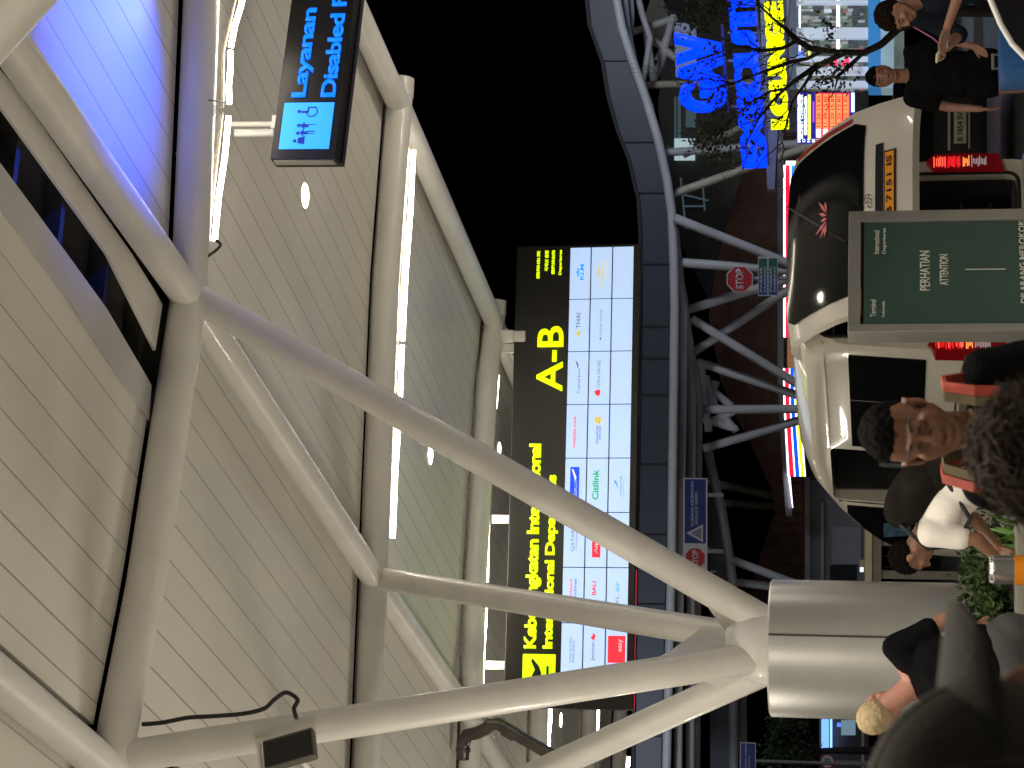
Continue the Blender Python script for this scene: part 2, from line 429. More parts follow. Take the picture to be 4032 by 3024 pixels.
def downlight(p, label, e=60, r=.125, vis=True):
    t = thing('downlight', label, 'downlight', loc=(p[0], p[1], HC), group='round downlights in the plank ceiling')
    MB().lathe((0, 0, 0), [(.02, -.012), (r-.02, -.012), (r-.02, -.006), (.02, -.006)], 32).obj('lens', DL, t)
    MB().lathe((0, 0, 0), [(r-.018, -.016), (r, -.014), (r, .0), (r-.018, 0)], 32, ring=True).obj('ring', WHITE, t)
    l = lamp('downlight_lamp', 'SPOT', (0, 0, -.05), e, NEUT, .1, spot=rad(150), parent=None); l.parent = t; l.location = (0, 0, -.05)
    return t
for (x, y), s in (((1195, 770), 'bright oval downlight just left of the blue disabled facilities sign'), ((1690, 1790), 'small downlight between the second and third main tubes'),
                  ((2205, 2835), 'small downlight at the far left beyond the black sign'), ((1962, 1770), 'tiny downlight just above the top edge of the black sign')):
    p = atz(x, y, HC); downlight(p, s, 60, .125 if y != 1770 else .11)
# ================================================================ hanging signs
SBOX = mat('sign_black', (.014, .013, .012), .35, 0, .15, 5)
YEL = glow('yellow_letter', (.75, 1, .0), .9); BLU = glow('blue_letter', (.0, .17, 1.), 1.0)
pl, pr = at(2493, 2795, 22.45), at(2522, 958, 23.65)
F = frame(pl, pr); W = (pr-pl).length; HS = 1.53
ds = thing('departure_sign', 'wide black hanging sign with yellow letters A-B over rows of lit airline panels', 'sign', M=F)
MB().rb(0, W, 0, .24, 0, HS, bev=.012).obj('housing', SBOX, ds, smooth=False)
def wx(py):   # photo y -> local x on the sign
    u = (1512-py)/FPX
    A, B = pl, pr
    # ray in plan: X = u*depth ; depth = Y*CP + (z-CAMZ)*SP
    lo, hi = -1., 2.
    for _ in range(50):
        t = (lo+hi)/2; P = A+(B-A)*t+Vector((0, 0, .7)); dep = P.y*CP+(P.z-CAMZ)*SP
        if P.x/dep > u: hi = t
        else: lo = t
    return t*W
PAN = glow('lit_panel', (.50, .68, 1.), .60)
g0, g1 = wx(2672), wx(972)
z0, z1 = .075, .865
cw = (g1-g0)/8; chh = (z1-z0)/3
INK = {'grey': mat('ink_grey', (.10, .11, .15), .6, var=0, emit=.25, ecol=(.5, .55, .75)), 'red': mat('ink_red', (.5, .02, .03), .6, var=0, emit=.8, ecol=(.8, .03, .05)),
       'blue': mat('ink_blue', (.02, .05, .5), .6, var=0, emit=.8, ecol=(.01, .07, .8)), 'green': mat('ink_green', (.02, .3, .08), .6, var=0, emit=.6, ecol=(.03, .5, .12)),
       'sky': mat('ink_sky', (.02, .2, .6), .6, var=0, emit=.7, ecol=(.03, .35, .85)), 'gold': mat('ink_gold', (.5, .38, .05), .6, var=0, emit=.7, ecol=(.7, .55, .1)),
       'white': mat('ink_white', (.8, .8, .8), .6, var=0, emit=.9, ecol=(.9, .9, 1))}
def cell(c, r): return g0+c*cw, g0+(c+1)*cw, z1-(r+1)*chh, z1-r*chh
for r in range(3):
    for c in range(8):
        a, b, d, e = cell(c, r); MB().rb(a+.006, b-.006, -.012, 0, d+.008, e-.008).obj('lit_panel', PAN, ds, smooth=False)
def logo(c, r, items):
    a, b, d, e = cell(c, r); w, h = b-a, e-d
    if (c, r) != (0, 2): a, d, w, h = a+w*.08, d+h*.10, w*.84, h*.8
    for it in items:
        k = it[0]
        if k == 't': letters(it[1], (a+w*it[2], a+w*it[3], d+h*it[4], d+h*it[5]), INK[it[6]], ds, y=-.0135, depth=.002, bold=it[7] if len(it) > 7 else 0, name='airline_lettering')
        elif k == 'b': MB().rb(a+w*it[1], a+w*it[2], -.0155, -.0125, d+h*it[3], d+h*it[4]).obj('logo_box', INK[it[5]], ds, smooth=False)
        elif k == 'p': MB().prism([(a+w*x, -.0128, d+h*z) for x, z in it[1]], (0, -.0035, 0)).obj('logo_mark', INK[it[2]], ds, smooth=False)
logo(0, 0, [('t', 'CHINA SOUTHERN', .25, .8, .5, .62, 'grey'), ('t', 'AIRLINES', .25, .72, .33, .45, 'grey')])
logo(1, 0, [('p', [(.12, .5), (.25, .72), (.38, .5), (.25, .3)], 'red'), ('t', 'malaysia', .4, .85, .52, .7, 'red', .01), ('t', 'airlines', .42, .85, .3, .46, 'blue')])
logo(2, 0, [('t', 'QATAR', .25, .72, .45, .68, 'grey'), ('b', .28, .8, .36, .385, 'grey'), ('p', [(.74, .45), (.8, .72), (.92, .62), (.86, .4)], 'grey')])
logo(3, 0, [('b', .06, .9, .28, .8, 'blue'), ('t', 'AEROFLOT', .1, .62, .4, .55, 'white', .01), ('p', [(.6, .5), (.86, .72), (.84, .62), (.66, .44)], 'white'), ('p', [(.66, .52), (.78, .6), (.76, .56)], 'red')])
logo(4, 0, [('t', 'vietjetair.com', .12, .82, .48, .72, 'red', .012)])
logo(5, 0, [('t', 'TransNusa', .14, .72, .36, .52, 'grey'), ('p', [(.72, .52), (.9, .66), (.84, .5), (.76, .46)], 'grey')])
logo(6, 0, [('p', [(.22, .5), (.3, .66), (.4, .5), (.3, .4)], 'gold'), ('t', 'THAI', .42, .78, .42, .66, 'grey', .01)])
logo(7, 0, [('t', 'KLM', .34, .7, .28, .5, 'sky', .03), ('p', [(.44, .56), (.42, .7), (.48, .62), (.52, .74), (.56, .62), (.62, .7), (.6, .56)], 'sky')])
logo(0, 1, [('t', 'Jetstar', .3, .72, .42, .66, 'grey', .01), ('p', [(.72, .5), (.78, .7), (.84, .56), (.9, .6), (.84, .42)], 'red')])
logo(1, 1, [('t', 'BALI', .5, .8, .45, .68, 'red', .02)])
logo(2, 1, [('b', .12, .86, .25, .72, 'red'), ('t', 'AirAsia', .2, .78, .4, .6, 'white', .02)])
logo(3, 1, [('t', 'Citilink', .18, .84, .42, .78, 'green', .03)])
logo(4, 1, [('t', 'SINGAPORE', .22, .62, .5, .62, 'blue'), ('t', 'AIRLINES', .3, .62, .35, .46, 'blue'), ('p', [(.64, .4), (.7, .75), (.82, .68), (.8, .35)], 'gold'), ('b', .22, .82, .26, .28, 'gold')])
logo(5, 1, [('p', [(.08, .5), (.12, .72), (.2, .76), (.24, .5), (.18, .42)], 'red'), ('t', 'CHINA AIRLINES', .28, .9, .45, .62, 'grey')])
logo(6, 1, [('t', 'CATHAY PACIFIC', .26, .86, .4, .54, 'grey'), ('p', [(.14, .46), (.2, .56), (.22, .42)], 'grey')])
logo(7, 1, [('t', 'ETIHAD', .2, .82, .36, .56, 'gold'), ('t', 'AIRWAYS', .34, .72, .18, .28, 'gold'), ('b', .4, .62, .64, .72, 'gold')])
logo(0, 2, [('b', .3, .78, .1, .88, 'red'), ('t', 'easy', .5, .72, .2, .4, 'white', .01)])
logo(1, 2, [('t', 'XL', .3, .5, .4, .6, 'grey'), ('t', 'air', .58, .8, .4, .62, 'sky')])
logo(3, 2, [('p', [(.4, .55), (.58, .66), (.52, .72), (.62, .8), (.5, .6)], 'sky'), ('t', 'XIAMEN AIR', .26, .7, .34, .45, 'grey'), ('b', .2, .6, .26, .275, 'grey')])
def L(txt, p0, p1, zb, zt, m=YEL, bold=.028, sp=.92): letters(txt, (wx(p0), wx(p1), zb, zt), m, ds, y=-.002, depth=.03, bold=bold, space=sp)
L('Keberangkatan Internasional', 2553, 1745, 1.115, 1.30)
L('International Departures', 2553, 1868, .93, 1.075)
letters('A-B', (wx(1538), wx(1282), .92, 1.235), YEL, ds, y=-.002, depth=.035, bold=.012)
for t_, (q0, q1), (a_, b_) in (('国际出发', (1090, 980), (1.235, 1.275)), ('국제선 출발', (1062, 980), (1.13, 1.175)), ('国際線出発', (1074, 980), (1.05, 1.09)), ('Departures', (1078, 980), (.955, 1.0))):
    letters(t_, (wx(q0), wx(q1), a_, b_), YEL, ds, y=-.002, depth=.01, bold=.02)
# plane pictogram: lit yellow tile with a dark plane and bar
ic = MB().rb(wx(2700), wx(2575), -.02, 0, .92, 1.31, bev=.008).obj('pictogram_tile', glow('yellow_tile', (.62, .88, .0), .75), ds, smooth=False)
px0, px1 = wx(2700), wx(2575); pw = px1-px0
MB().prism([(px0+pw*a, -.0205, .92+.39*b) for a, b in ((.1, .6), (.28, .58), (.02, .78), (.12, .8), (.5, .62), (.78, .74), (.86, .7), (.62, .5), (.4, .42), (.1, .5))], (0, -.004, 0)).obj('plane_mark', SBOX, ic, smooth=False)
MB().rb(px0+pw*.05, px0+pw*.62, -.0245, -.0205, .92+.39*.2, .92+.39*.27).obj('runway_mark', SBOX, ic, smooth=False)
RED = glow('red_neon', (1, .03, .12), .3)
MB().path([(.0, .0, -.012), (wx(2240), .0, -.012)], .0035, 8).obj('red_edge_tube', RED, ds)
for q in (2040, 1360, 2620):
    x = wx(q); top_ = 6.22-(F @ Vector((x, 0, 0))).z
    MB().rb(x-.05, x+.05, .04, .1, HS-.02, top_).obj('hanger', STEEL, ds, smooth=False)
cb = MB(); cb.path([F.inverted() @ at(1958, 1352, 23.5), F.inverted() @ at(1985, 1362, 23.55), F.inverted() @ at(2012, 1385, 23.6), F.inverted() @ at(2036, 1440, 23.7)], .014, 8); cb.obj('feed_cable', STEEL, ds)
def clamp_(p, lab):
    t = thing('cable_clamp', lab, 'clamp', loc=p)
    b = MB().box((0, 0, -.02), (.16, .2, .2), bev=.02).box((.0, 0, -.18), (.14, .15, .16), bev=.02).box((0, .1, .05), (.2, .06, .12), bev=.01); b.obj('bracket', STEEL, t)
clamp_(at(1990, 1325, 23.45), 'grey bracket at the outer end of the third main tube')

pl, pr = at(1320, 624, 13.45), at(1396, 0, 13.88)
F2 = frame(pl, pl+(pr-pl)*1.0); W2 = (pr-pl).length; full = 2.9
bs = thing('disabled_facilities_sign', 'black hanging sign with blue people pictogram and words Disabled Facilities', 'sign', M=F2)
hh = .485
MB().rb(.0, full, 0, .13, 0, hh, bev=.006).rb(.03, full, .13, .2, -.012, hh+.012).obj('housing', SBOX, bs, smooth=False)
MB().rb(-.006, 0, .02, .09, .02, hh-.02).obj('end_plate', mat('end_plate_grey', (.30, .28, .24), .4), bs, smooth=False)
TILE = glow('pictogram_blue', (.03, .34, .92), .8)
tl_ = MB().rb(.075, .445, -.008, 0, .055, .43, bev=.006).obj('pictogram_tile', TILE, bs, smooth=False)
PM = mat('pictogram_ink', (.0, .03, .35), .5, var=0, emit=.2, ecol=(0, .05, .8))
pg = MB()
def disc(x, z, r):
    pg.prism([(x+r*math.cos(a), -.0082, z+r*math.sin(a)) for a in [i*2*math.pi/16 for i in range(16)]], (0, -.003, 0))
for x, z in ((.125, .315), (.18, .30), (.235, .30), (.335, .31)): disc(x, z, .012)
pg.prism([(.11, -.0082, .295), (.145, -.0082, .295), (.158, -.0082, .25), (.10, -.0082, .25)], (0, -.003, 0))      # wide skirt figure
for x in (.172, .222): pg.rb(x, x+.02, -.0112, -.0082, .235, .285); pg.rb(x-.012, x+.034, -.0112, -.0082, .262, .272)
pg.rb(.175, .18, -.0112, -.0082, .19, .24); pg.rb(.19, .196, -.0112, -.0082, .19, .24); pg.rb(.24, .243, -.0112, -.0082, .19, .30)
pg.rb(.325, .338, -.0112, -.0082, .245, .295); pg.rb(.325, .365, -.0112, -.0082, .245, .255); pg.rb(.36, .368, -.0112, -.0082, .2, .25)
for i in range(28):
    a0, a1 = rad(100+i*9), rad(109+i*9)
    if i < 26: pg.prism([(.335+.04*math.cos(a0), -.0082, .225+.04*math.sin(a0)), (.335+.04*math.cos(a1), -.0082, .225+.04*math.sin(a1)), (.335+.033*math.cos(a1), -.0082, .225+.033*math.sin(a1)), (.335+.033*math.cos(a0), -.0082, .225+.033*math.sin(a0))], (0, -.003, 0))
for v in pg.b.verts: v.co.x = .26+(v.co.x-.235)*1.12; v.co.z = .243+(v.co.z-.25)*1.12
pg.obj('people_mark', PM, tl_, smooth=False)
letters('Layanan Fasilitas', (.49, .49+1.50, .245, .385), BLU, bs, y=-.001, depth=.012, bold=.022, space=.94)
letters('Disabled Facilities', (.49, .49+1.40, .055, .165), BLU, bs, y=-.001, depth=.012, bold=.022, space=.94)
hx = .33
MB().path([(hx, .1, hh), (hx, .1, hh+.42)], .02, 12).rb(hx-.05, hx+.05, .06, .14, hh, hh+.05).obj('hanger', STEEL, bs)
MB().path([(hx-.07, .1, hh+.03), (hx-.07, .1, hh+.33)], .028, 12).obj('hanger_sleeve', WHITE, bs)
# loose cables
def spline(ps, n=6):
    out = []
    for i in range(len(ps)-1):
        a, b, c, d = ps[max(0, i-1)], ps[i], ps[i+1], ps[min(len(ps)-1, i+2)]
        for k in range(n):
            t = k/n; out.append(.5*((2*b)+(c-a)*t+(2*a-5*b+4*c-d)*t*t+(3*b-a-3*c+d)*t**3))
    return out+[ps[-1]]
def cable(pts, r, label, m=CABLE):
    ps = spline([Vector(p) for p in pts]); o = MB().path([p-ps[0] for p in ps], r, 8).obj('cable', m); o.location = ps[0]; tag(o, label, 'cable'); return o
cable([at(848, 945, 12.98), at(868, 962, 12.98), at(850, 985, 12.95), at(815, 1010, 12.88), at(770, 1040, 12.86), at(715, 1052, 12.84)], .011, 'loose black cable hanging from the nearest main tube')
cable([at(712, 360, 13.18), at(722, 372, 13.0), at(760, 385, 12.93), at(800, 392, 12.93), at(850, 398, 12.99), at(890, 405, 13.1)], .007, 'thin grey cable wrapped round the nearest main tube above the blue sign', mat('grey_cable', (.2, .2, .22), .5))
cable([at(560, 2852, 11.6), at(640, 2845, 11.6), at(740, 2826, 11.6), at(840, 2820, 11.61), at(960, 2810, 11.66), at(1040, 2790, 11.68), at(1080, 2755, 11.68), at(1120, 2728, 11.68), at(1150, 2735, 11.68), at(1172, 2758, 11.66), at(1158, 2790, 11.64), at(1168, 2830, 11.6)], .014, 'black cable clipped along the strut and feeding the floodlight')
# floodlight on the strut
fp = at(1125, 2905, 11.55); pr_ = at(1245, 2880, 11.5)
FM = frame(at(1238, 2972, 11.3), at(1226, 2850, 11.42)); FM = FM @ Matrix.Rotation(rad(-8), 4, 'X')
fl = thing('floodlight', 'black unlit floodlight bolted to the strut over the column', 'floodlight', M=FM)
MB().rb(0, .19, 0, .07, 0, .325, bev=.008).obj('housing', mat('floodlight_body', (.10, .095, .08), .5), fl, smooth=False)
MB().rb(.008, .172, -.006, 0, .01, .315, bev=.003).obj('front_glass', mat('floodlight_glass', (.012, .012, .013), .25, var=0), fl, smooth=False)
br = MB().rb(-.012, .0, .0, .05, .30, .36).rb(-.012, .2, .0, .05, .345, .36); br.rb(.03, .06, .05, .2, .1, .13); br.rb(.03, .06, .05, .2, .25, .28)
br.obj('bracket', STEEL, fl, smooth=False)
# drain pipe elbow at the far left
PIPE = mat('dark_pipe', (.10, .09, .085), .35, .5, .2, 6)
pp = [at(1822, 2990, 21.6), at(1823, 2930, 21.6), at(1840, 2895, 21.55), at(1880, 2885, 21.5), at(1915, 2868, 21.45), at(1932, 2850, 21.4), at(1965, 2850, 21.4), at(2020, 2885, 21.4), at(2150, 2960, 21.4), at(2290, 3038, 21.4)]
t = thing('drain_pipe', 'dark bent drain pipe at the left edge beyond the floodlight strut', 'pipe', loc=pp[0]); Mi = Matrix.Translation(-pp[0])
MB().path(pp, .072, 24).obj('pipe', PIPE, t, M=Mi)
MB().path([at(1985, 2867, 21.4), at(2030, 2893, 21.4)], .085, 24).obj('coupling', PIPE, t, M=Mi); MB().path([at(1823, 2960, 21.6), at(1823, 2945, 21.6)], .085, 24).obj('coupling', PIPE, t, M=Mi)

# ================================================================ green totem
pl, pr = at(4032, 1303, 12.2), at(4032, 820, 12.55); pl.z = pr.z = .13
F3 = frame(pl, pr); WT = (pr-pl).length; HT = at(3340, 1062, 12.38).z-.13
tt = thing('information_totem', 'green information board in a polished metal frame in front of the white van', 'information board', M=F3)
SIL = mat('satin_frame', (.42, .41, .39), .35, .6, .1, 4, .08, 30)
MB().rb(0, .055, 0, .16, 0, HT, bev=.006).obj('frame_post', SIL, tt, smooth=False)
MB().rb(WT-.075, WT, 0, .16, 0, HT, bev=.006).obj('frame_post', SIL, tt, smooth=False)
MB().rb(.055, WT-.075, .0, .16, HT-.075, HT, bev=.004).obj('header', SIL, tt, smooth=False)
MB().rb(.055, WT-.075, .035, .15, .0, HT-.078).obj('backing', BLACK, tt, smooth=False)
MB().rb(.062, WT-.08, .02, .034, .2, HT-.095).obj('panel', mat('green_panel', (.045, .085, .074), .25, 0, .06, 2, spec=.6), tt, smooth=False)
TW = mat('totem_lettering', (.62, .62, .55), .5, var=0)
def tz(x): return at(x, 1062, 12.38).z-.13
def tx(y): return (1303-y)/483*WT
for s_, a, b, c, d in (('Terminal', 1240, 1172, 3450, 3427), ('Indonesia', 1240, 1178, 3484, 3472), ('International', 990, 895, 3462, 3440), ('Departures', 990, 886, 3492, 3474),
                       ('PERHATIAN', 1138, 980, 3662, 3622), ('ATTENTION', 1118, 995, 3735, 3700), ('DILARANG MEROKOK', 1190, 860, 4042, 4016)):
    letters(s_, (tx(a), tx(b), tz(c), tz(d)), TW, tt, y=.0185, depth=.002, bold=.015)
MB().rb(tx(1058), tx(1055), .016, .019, tz(3960), tz(3800)).obj('line_mark', TW, tt, smooth=False)

# ================================================================ minibus
A = rad(24.0)
org = Vector((.22, 15.2, 0))+Vector((math.cos(A), math.sin(A), 0))*.87
VM = Matrix.Translation(org) @ Matrix.Rotation(A, 4, 'Z')
van = thing('minibus', 'cream white high-roof minibus with its tailgate raised and sliding door open', 'minibus', M=VM)
zt = [(0, 2.10), (.12, 2.22), (.35, 2.29), (1.2, 2.32), (2.4, 2.32), (3.1, 2.25), (3.65, 2.09), (4.05, 1.93), (4.37, 1.76), (4.75, 1.48), (4.86, 1.2), (5.0, .95), (5.05, .6)]
def top(t):
    for (a, za), (b, zb) in zip(zt, zt[1:]):
        if t <= b: return za+(zb-za)*max(0, (t-a))/(b-a)
    return zt[-1][1]
def hw(t, z):
    w = .87
    if z < .6: w -= (.6-z)*.12
    if z > 1.15: w -= (z-1.15)*.075
    T = top(t)
    if z > T-.22: w -= ((z-(T-.22))/.22)**2.4*.2
    if t > 4.2: w -= (t-4.2)**2*.16
    if t < .15: w -= (.15-t)*.25
    return max(.05, w)
sb = MB(); rings = []
ts = [0, .06, .12, .35, .8, 1.2, 1.8, 2.4, 2.8, 3.1, 3.4, 3.65, 3.85, 4.05, 4.2, 4.37, 4.55, 4.75, 4.86, 5.0, 5.05]
for t in ts:
    T = top(t); zs = [.3, .45, .6, .9, 1.15]+[1.15+(T-.22-1.15)*k for k in (.33, .66, 1)]+[T-.22+.22*k for k in (.3, .55, .75, .9, 1)] if T > 1.6 else [.3+(T-.3)*k for k in (0, .12, .25, .4, .52, .62, .72, .8, .86, .91, .95, .98, 1)]
    pts = [(-hw(t, z) if T > 1.6 else -(hw(t, z)-(.0 if z < T-.1 else .1)), t, z) for z in zs]
    crown = [(x*hw(t, T), t, T+.025*(1-x*x)) for x in (-.6, -.2, .2, .6)]
    pts = pts+crown+[(-x, y, z) for x, y, z in pts[::-1]]
    rings.append([sb.b.verts.new(p) for p in pts])
for r0, r1 in zip(rings, rings[1:]):
    n = len(r0)
    for j in range(n): sb.b.faces.new((r0[j], r0[(j+1) % n], r1[(j+1) % n], r1[j]))
sb.b.faces.new(rings[0][::-1]); sb.b.faces.new(rings[-1])
body = sb.obj('body', CREAM, None)
def carve(o, boxes):
    for (x0, x1, y0, y1, a, b, bv) in boxes:
        cu = MB().rb(x0, x1, y0, y1, a, b, bev=bv).obj('cut', None, None, smooth=False)
        md = o.modifiers.new('b', 'BOOLEAN'); md.object = cu; md.operation = 'DIFFERENCE'; md.solver = 'EXACT'
        dg = bpy.context.evaluated_depsgraph_get(); me = bpy.data.meshes.new_from_object(o.evaluated_get(dg)); o.modifiers.clear(); o.data = me
        bpy.data.objects.remove(cu)
    o.data.name = o.name
carve(body, [(-.70, .70, -.3, 2.0, .56, 2.08, .08), (-1.1, .74, 2.05, 3.28, .5, 2.05, .06), (-.74, .74, 1.9, 2.2, .56, 2.02, .0)])
body.data.shade_smooth(); body.data.set_sharp_from_angle(angle=rad(30)); body.parent = van
TRIM = mat('cabin_trim', (.035, .035, .038), .7, 0, .2, 4)
tr_ = MB().rb(-.69, .69, .08, 3.2, .57, .60).rb(.68, .69, .08, 3.2, .6, 2.05).rb(-.69, -.68, .08, 2.0, .6, 2.05).rb(-.69, .69, .08, 3.2, 2.04, 2.05).rb(-.72, .72, 3.22, 3.26, .52, 2.03)
tr_.obj('cabin_trim', TRIM, van, smooth=False)
SEAT = mat('seat_fabric', (.12, .15, .17), .85, 0, .2, 20)
for i, (x, y) in enumerate(((-.35, 1.0), (.3, 1.0), (.3, 2.4), (-.3, 3.05))):
    MB().box((x, y, .95), (.5, .5, .16), bev=.04).box((x, y-.24 if y < 2 else y+.1, 1.3), (.5, .13, .7), Matrix.Rotation(.12, 3, 'X'), bev=.05).obj('seat', SEAT, van)
MB().path([(-.5, .12, 1.55), (-.2, .1, 1.6), (.2, .1, 1.6), (.5, .12, 1.55)], .012, 8).path([(.1, .3, 1.85), (.5, .3, 1.83)], .03, 10).obj('grab_rail', mat('grey_rail', (.3, .32, .34), .4), van)
cr_ = MB()
for k in range(11): cr_.box((.18+k*.035, .35, .86), (.012, .2, .22))
cr_.box((.35, .35, .76), (.45, .25, .03)).box((.35, .35, .98), (.45, .25, .03)); cr_.obj('vent_grille', TRIM, van, smooth=False)
# rear opening seal
sl = MB(); q = []
for (cx, cz, a0) in ((.62, .64, -90), (.62, 2.0, 0), (-.62, 2.0, 90), (-.62, .64, 180)):
    for i in range(5): a = rad(a0+i*22.5); q.append((cx+.09*math.cos(a), -.005, cz+.09*math.sin(a)))
q.append(q[0]); sl.path(q, .014, 8, cap=False).obj('door_seal', RUBBER, van)
def side(t0, t1, z0, z1, name, m, off=.008, sgn=-1, parent=van, skew=0, r=.06):
    b = MB(); n, k = 10, 6; g = []
    for i in range(n+1):
        row = []
        for j in range(k+1):
            u, v = i/n, j/k; t = t0+(t1-t0)*u; zz1 = z1 if not callable(z1) else z1(t); z = z0+(zz1-z0)*v
            # rounded corners
            du, dv = min(u, 1-u)*(t1-t0), min(v, 1-v)*(zz1-z0)
            row.append(b.b.verts.new((sgn*(hw(t, z)+off), t+skew*v, z)))
        g.append(row)
    for i in range(n):
        for j in range(k): b.b.faces.new((g[i][j], g[i+1][j], g[i+1][j+1], g[i][j+1]))
    r_ = bmesh.ops.extrude_face_region(b.b, geom=b.b.faces[:])
    for v in [x for x in r_['geom'] if isinstance(x, bmesh.types.BMVert)]: v.co.x -= sgn*.02
    return b.obj(name, m, parent)
ZW0, ZW1 = 1.27, 1.86
side(.12, .96, ZW0, ZW1, 'side_window', SGLASS); side(.985, 1.95, ZW0, ZW1, 'side_window', SGLASS)
side(.10, .92, ZW0, ZW1, 'side_window', GLASS, sgn=1); side(1.0, 3.2, ZW0, ZW1, 'side_window', GLASS, sgn=1)
side(3.42, 4.45, 1.16, lambda t: min(1.93, top(t)-.16), 'front_door_window', GLASS); side(3.42, 4.45, 1.16, lambda t: min(1.93, top(t)-.16), 'front_door_window', GLASS, sgn=1)
side(3.31, 3.34, .5, 2.0, 'door_gap', RUBBER, .002); side(.05, 2.0, 2.045, 2.065, 'rain_gutter', CREAM, .02)
side(.4, 2.0, 1.02, 1.035, 'slide_rail', RUBBER, .004)
side(1.74, 1.9, .98, 1.0, 'door_handle', BLACK, .03); side(3.5, 3.62, .98, 1.01, 'door_handle', BLACK, .03)
side(3.72, 4.1, 1.35, 1.60, 'window_reflection', mat('reflection_blue', (.03, .11, .19), .8, 0, .8, 14), .0095, skew=.1)  # bluish reflection on the door glass, painted as a patch
# wheels, lamps
for t in (1.0, 3.95):
    for s in (-1, 1):
        w_ = MB(); w_.lathe((0, 0, 0), [(.2, -.1), (.33, -.1), (.345, -.06), (.345, .06), (.33, .1), (.2, .1)], 36)
        R_ = Matrix.Translation((s*.78, t, .345)) @ Matrix.Rotation(rad(90), 4, 'Y')
        wo = w_.obj('wheel', RUBBER, van, M=R_); MB().lathe((0, 0, 0), [(.05, -.11), (.19, -.09), (.2, -.04), (.2, .04), (.19, .09), (.05, .11)], 24).obj('rim', CHROME, wo)
        side(t-.42, t+.42, .3, .62, 'wheel_arch', RUBBER, .003, s)
ws = MB(); g = []
for i in range(9):
    row = []
    for j in range(5):
        t = 3.75+.95*j/4; x = (-1+2*i/8)*(hw(t, top(t))*.97); row.append(ws.b.verts.new((x, t, top(t)+.025*(1-(x/.8)**2)+.012)))
    g.append(row)
for i in range(8):
    for j in range(4): ws.b.faces.new((g[i][j], g[i+1][j], g[i+1][j+1], g[i][j+1]))
ws.obj('windscreen', GLASS, van)
LR, LO, LC = glow('tail_red', (1, .015, .02), .75), glow('tail_amber', (1, .35, .08), 1.0), mat('tail_clear', (.5, .45, .5), .15, var=0, emit=.25, ecol=(.9, .75, .8))
for s in (-1, 1):
    tlb = MB()
    prof = [(s*.705, .66), (s*.86, .70), (s*.868, .95), (s*.86, 1.2), (s*.80, 1.26), (s*.715, 1.2)]
    tb = MB().prism([(x, -.045, z) for x, z in prof], (0, .16, 0)).obj('tail_light', mat('tail_base', (.16, .004, .006), .15, var=0, emit=.04, ecol=(1, .01, .02)), van, smooth=False)
    for k in range(9):
        z = .99+k*.023; MB_ = None
    b1 = MB()
    rt = random.Random(21+s)
    for nm_, e_ in (('tail_red_dim', .25), ('tail_red_mid', .7), ('tail_red_hot', 1.6)):
        m_ = _m.get(nm_) or glow(nm_, (1, .02 if e_ < 1 else .10, .03 if e_ < 1 else .05), e_); b1 = MB()
        for k in range(22):
            if rt.random() < (.45 if e_ < 1 else .22): b1.box((s*(.79+rt.uniform(-.008, .008)), -.046-e_*.003, 1.0+k*.0095), (.10*rt.uniform(.6, 1.05), .008, .006))
        b1.obj('red_lens', m_, tb, smooth=False)
    b2 = MB()
    for k in range(5): b2.box((s*(.79+rt.uniform(-.01, .01)), -.048, .93+k*.011), (.10*rt.uniform(.4, 1), .012, .006))
    b2.obj('amber_lens', LO, tb, smooth=False)
    b3 = MB()
    for k in range(10): b3.box((s*(.79+rt.uniform(-.01, .01)), -.048, .80+k*.012), (.10*rt.uniform(.4, 1.05), .012, .006))
    b3.obj('clear_lens', LC, tb, smooth=False)
MB().rb(-.86, .86, -.09, .1, .28, .52, bev=.04).obj('rear_bumper', mat('van_white', (.72, .74, .76), .3, coat=.5, var=.02), van)
# tailgate
tp = [(.14, 2.30), (.02, 2.335), (-.14, 2.32), (-.36, 2.19), (-.58, 2.02), (-.76, 1.84), (-.88, 1.66), (-.96, 1.5), (-1.0, 1.38)]
tg = MB(); g = []
for (y, z) in tp:
    fr_ = (2.30-z)/.92; row = []
    for i in range(13):
        u = -1+2*i/12; wdt = .80+.06*min(1, fr_*1.6+.2); x = u*wdt; cur = (abs(u)**4)*.07
        row.append(tg.b.verts.new((x, y+cur*.8, z-cur*.55)))
    g.append(row)
for i in range(len(tp)-1):
    for j in range(12): tg.b.faces.new((g[i][j], g[i][j+1], g[i+1][j+1], g[i+1][j]))
r_ = bmesh.ops.extrude_face_region(tg.b, geom=tg.b.faces[:])
for v in [x for x in r_['geom'] if isinstance(x, bmesh.types.BMVert)]: v.co += Vector((0, .045, -.05))
tgo = tg.obj('tailgate', CREAM, van)
def tpt(s, x, off=0):   # s 0..1 along the tailgate profile
    k = s*(len(tp)-1); i = min(len(tp)-2, int(k)); f = k-i; a, b = Vector((0, *tp[i])), Vector((0, *tp[i+1])); d = (b-a).normalized(); n = Vector((0, d.z, -d.y))
    p = a.lerp(b, f); fr_ = (2.30-p.z)/.92; wdt = .80+.06*min(1, fr_*1.6+.2); cur = (min(1, abs(x)/wdt)**4)*.07
    if n.y > 0: n = -n
    return Vector((x, p.y+cur*.8, p.z-cur*.55))+n*off
def patch(poly_s, name, m, off, thick=.012, nx=14, ns=8):
    """poly_s: s -> (x0,x1)"""
    s0, s1, fx = poly_s; b = MB(); g = []
    for i in range(ns+1):
        s = s0+(s1-s0)*i/ns; x0, x1 = fx(i/ns); g.append([b.b.verts.new(tpt(s, x0+(x1-x0)*j/nx, off)) for j in range(nx+1)])
    for i in range(ns):
        for j in range(nx): b.b.faces.new((g[i][j], g[i][j+1], g[i+1][j+1], g[i+1][j]))
    return b.obj(name, m, tgo)
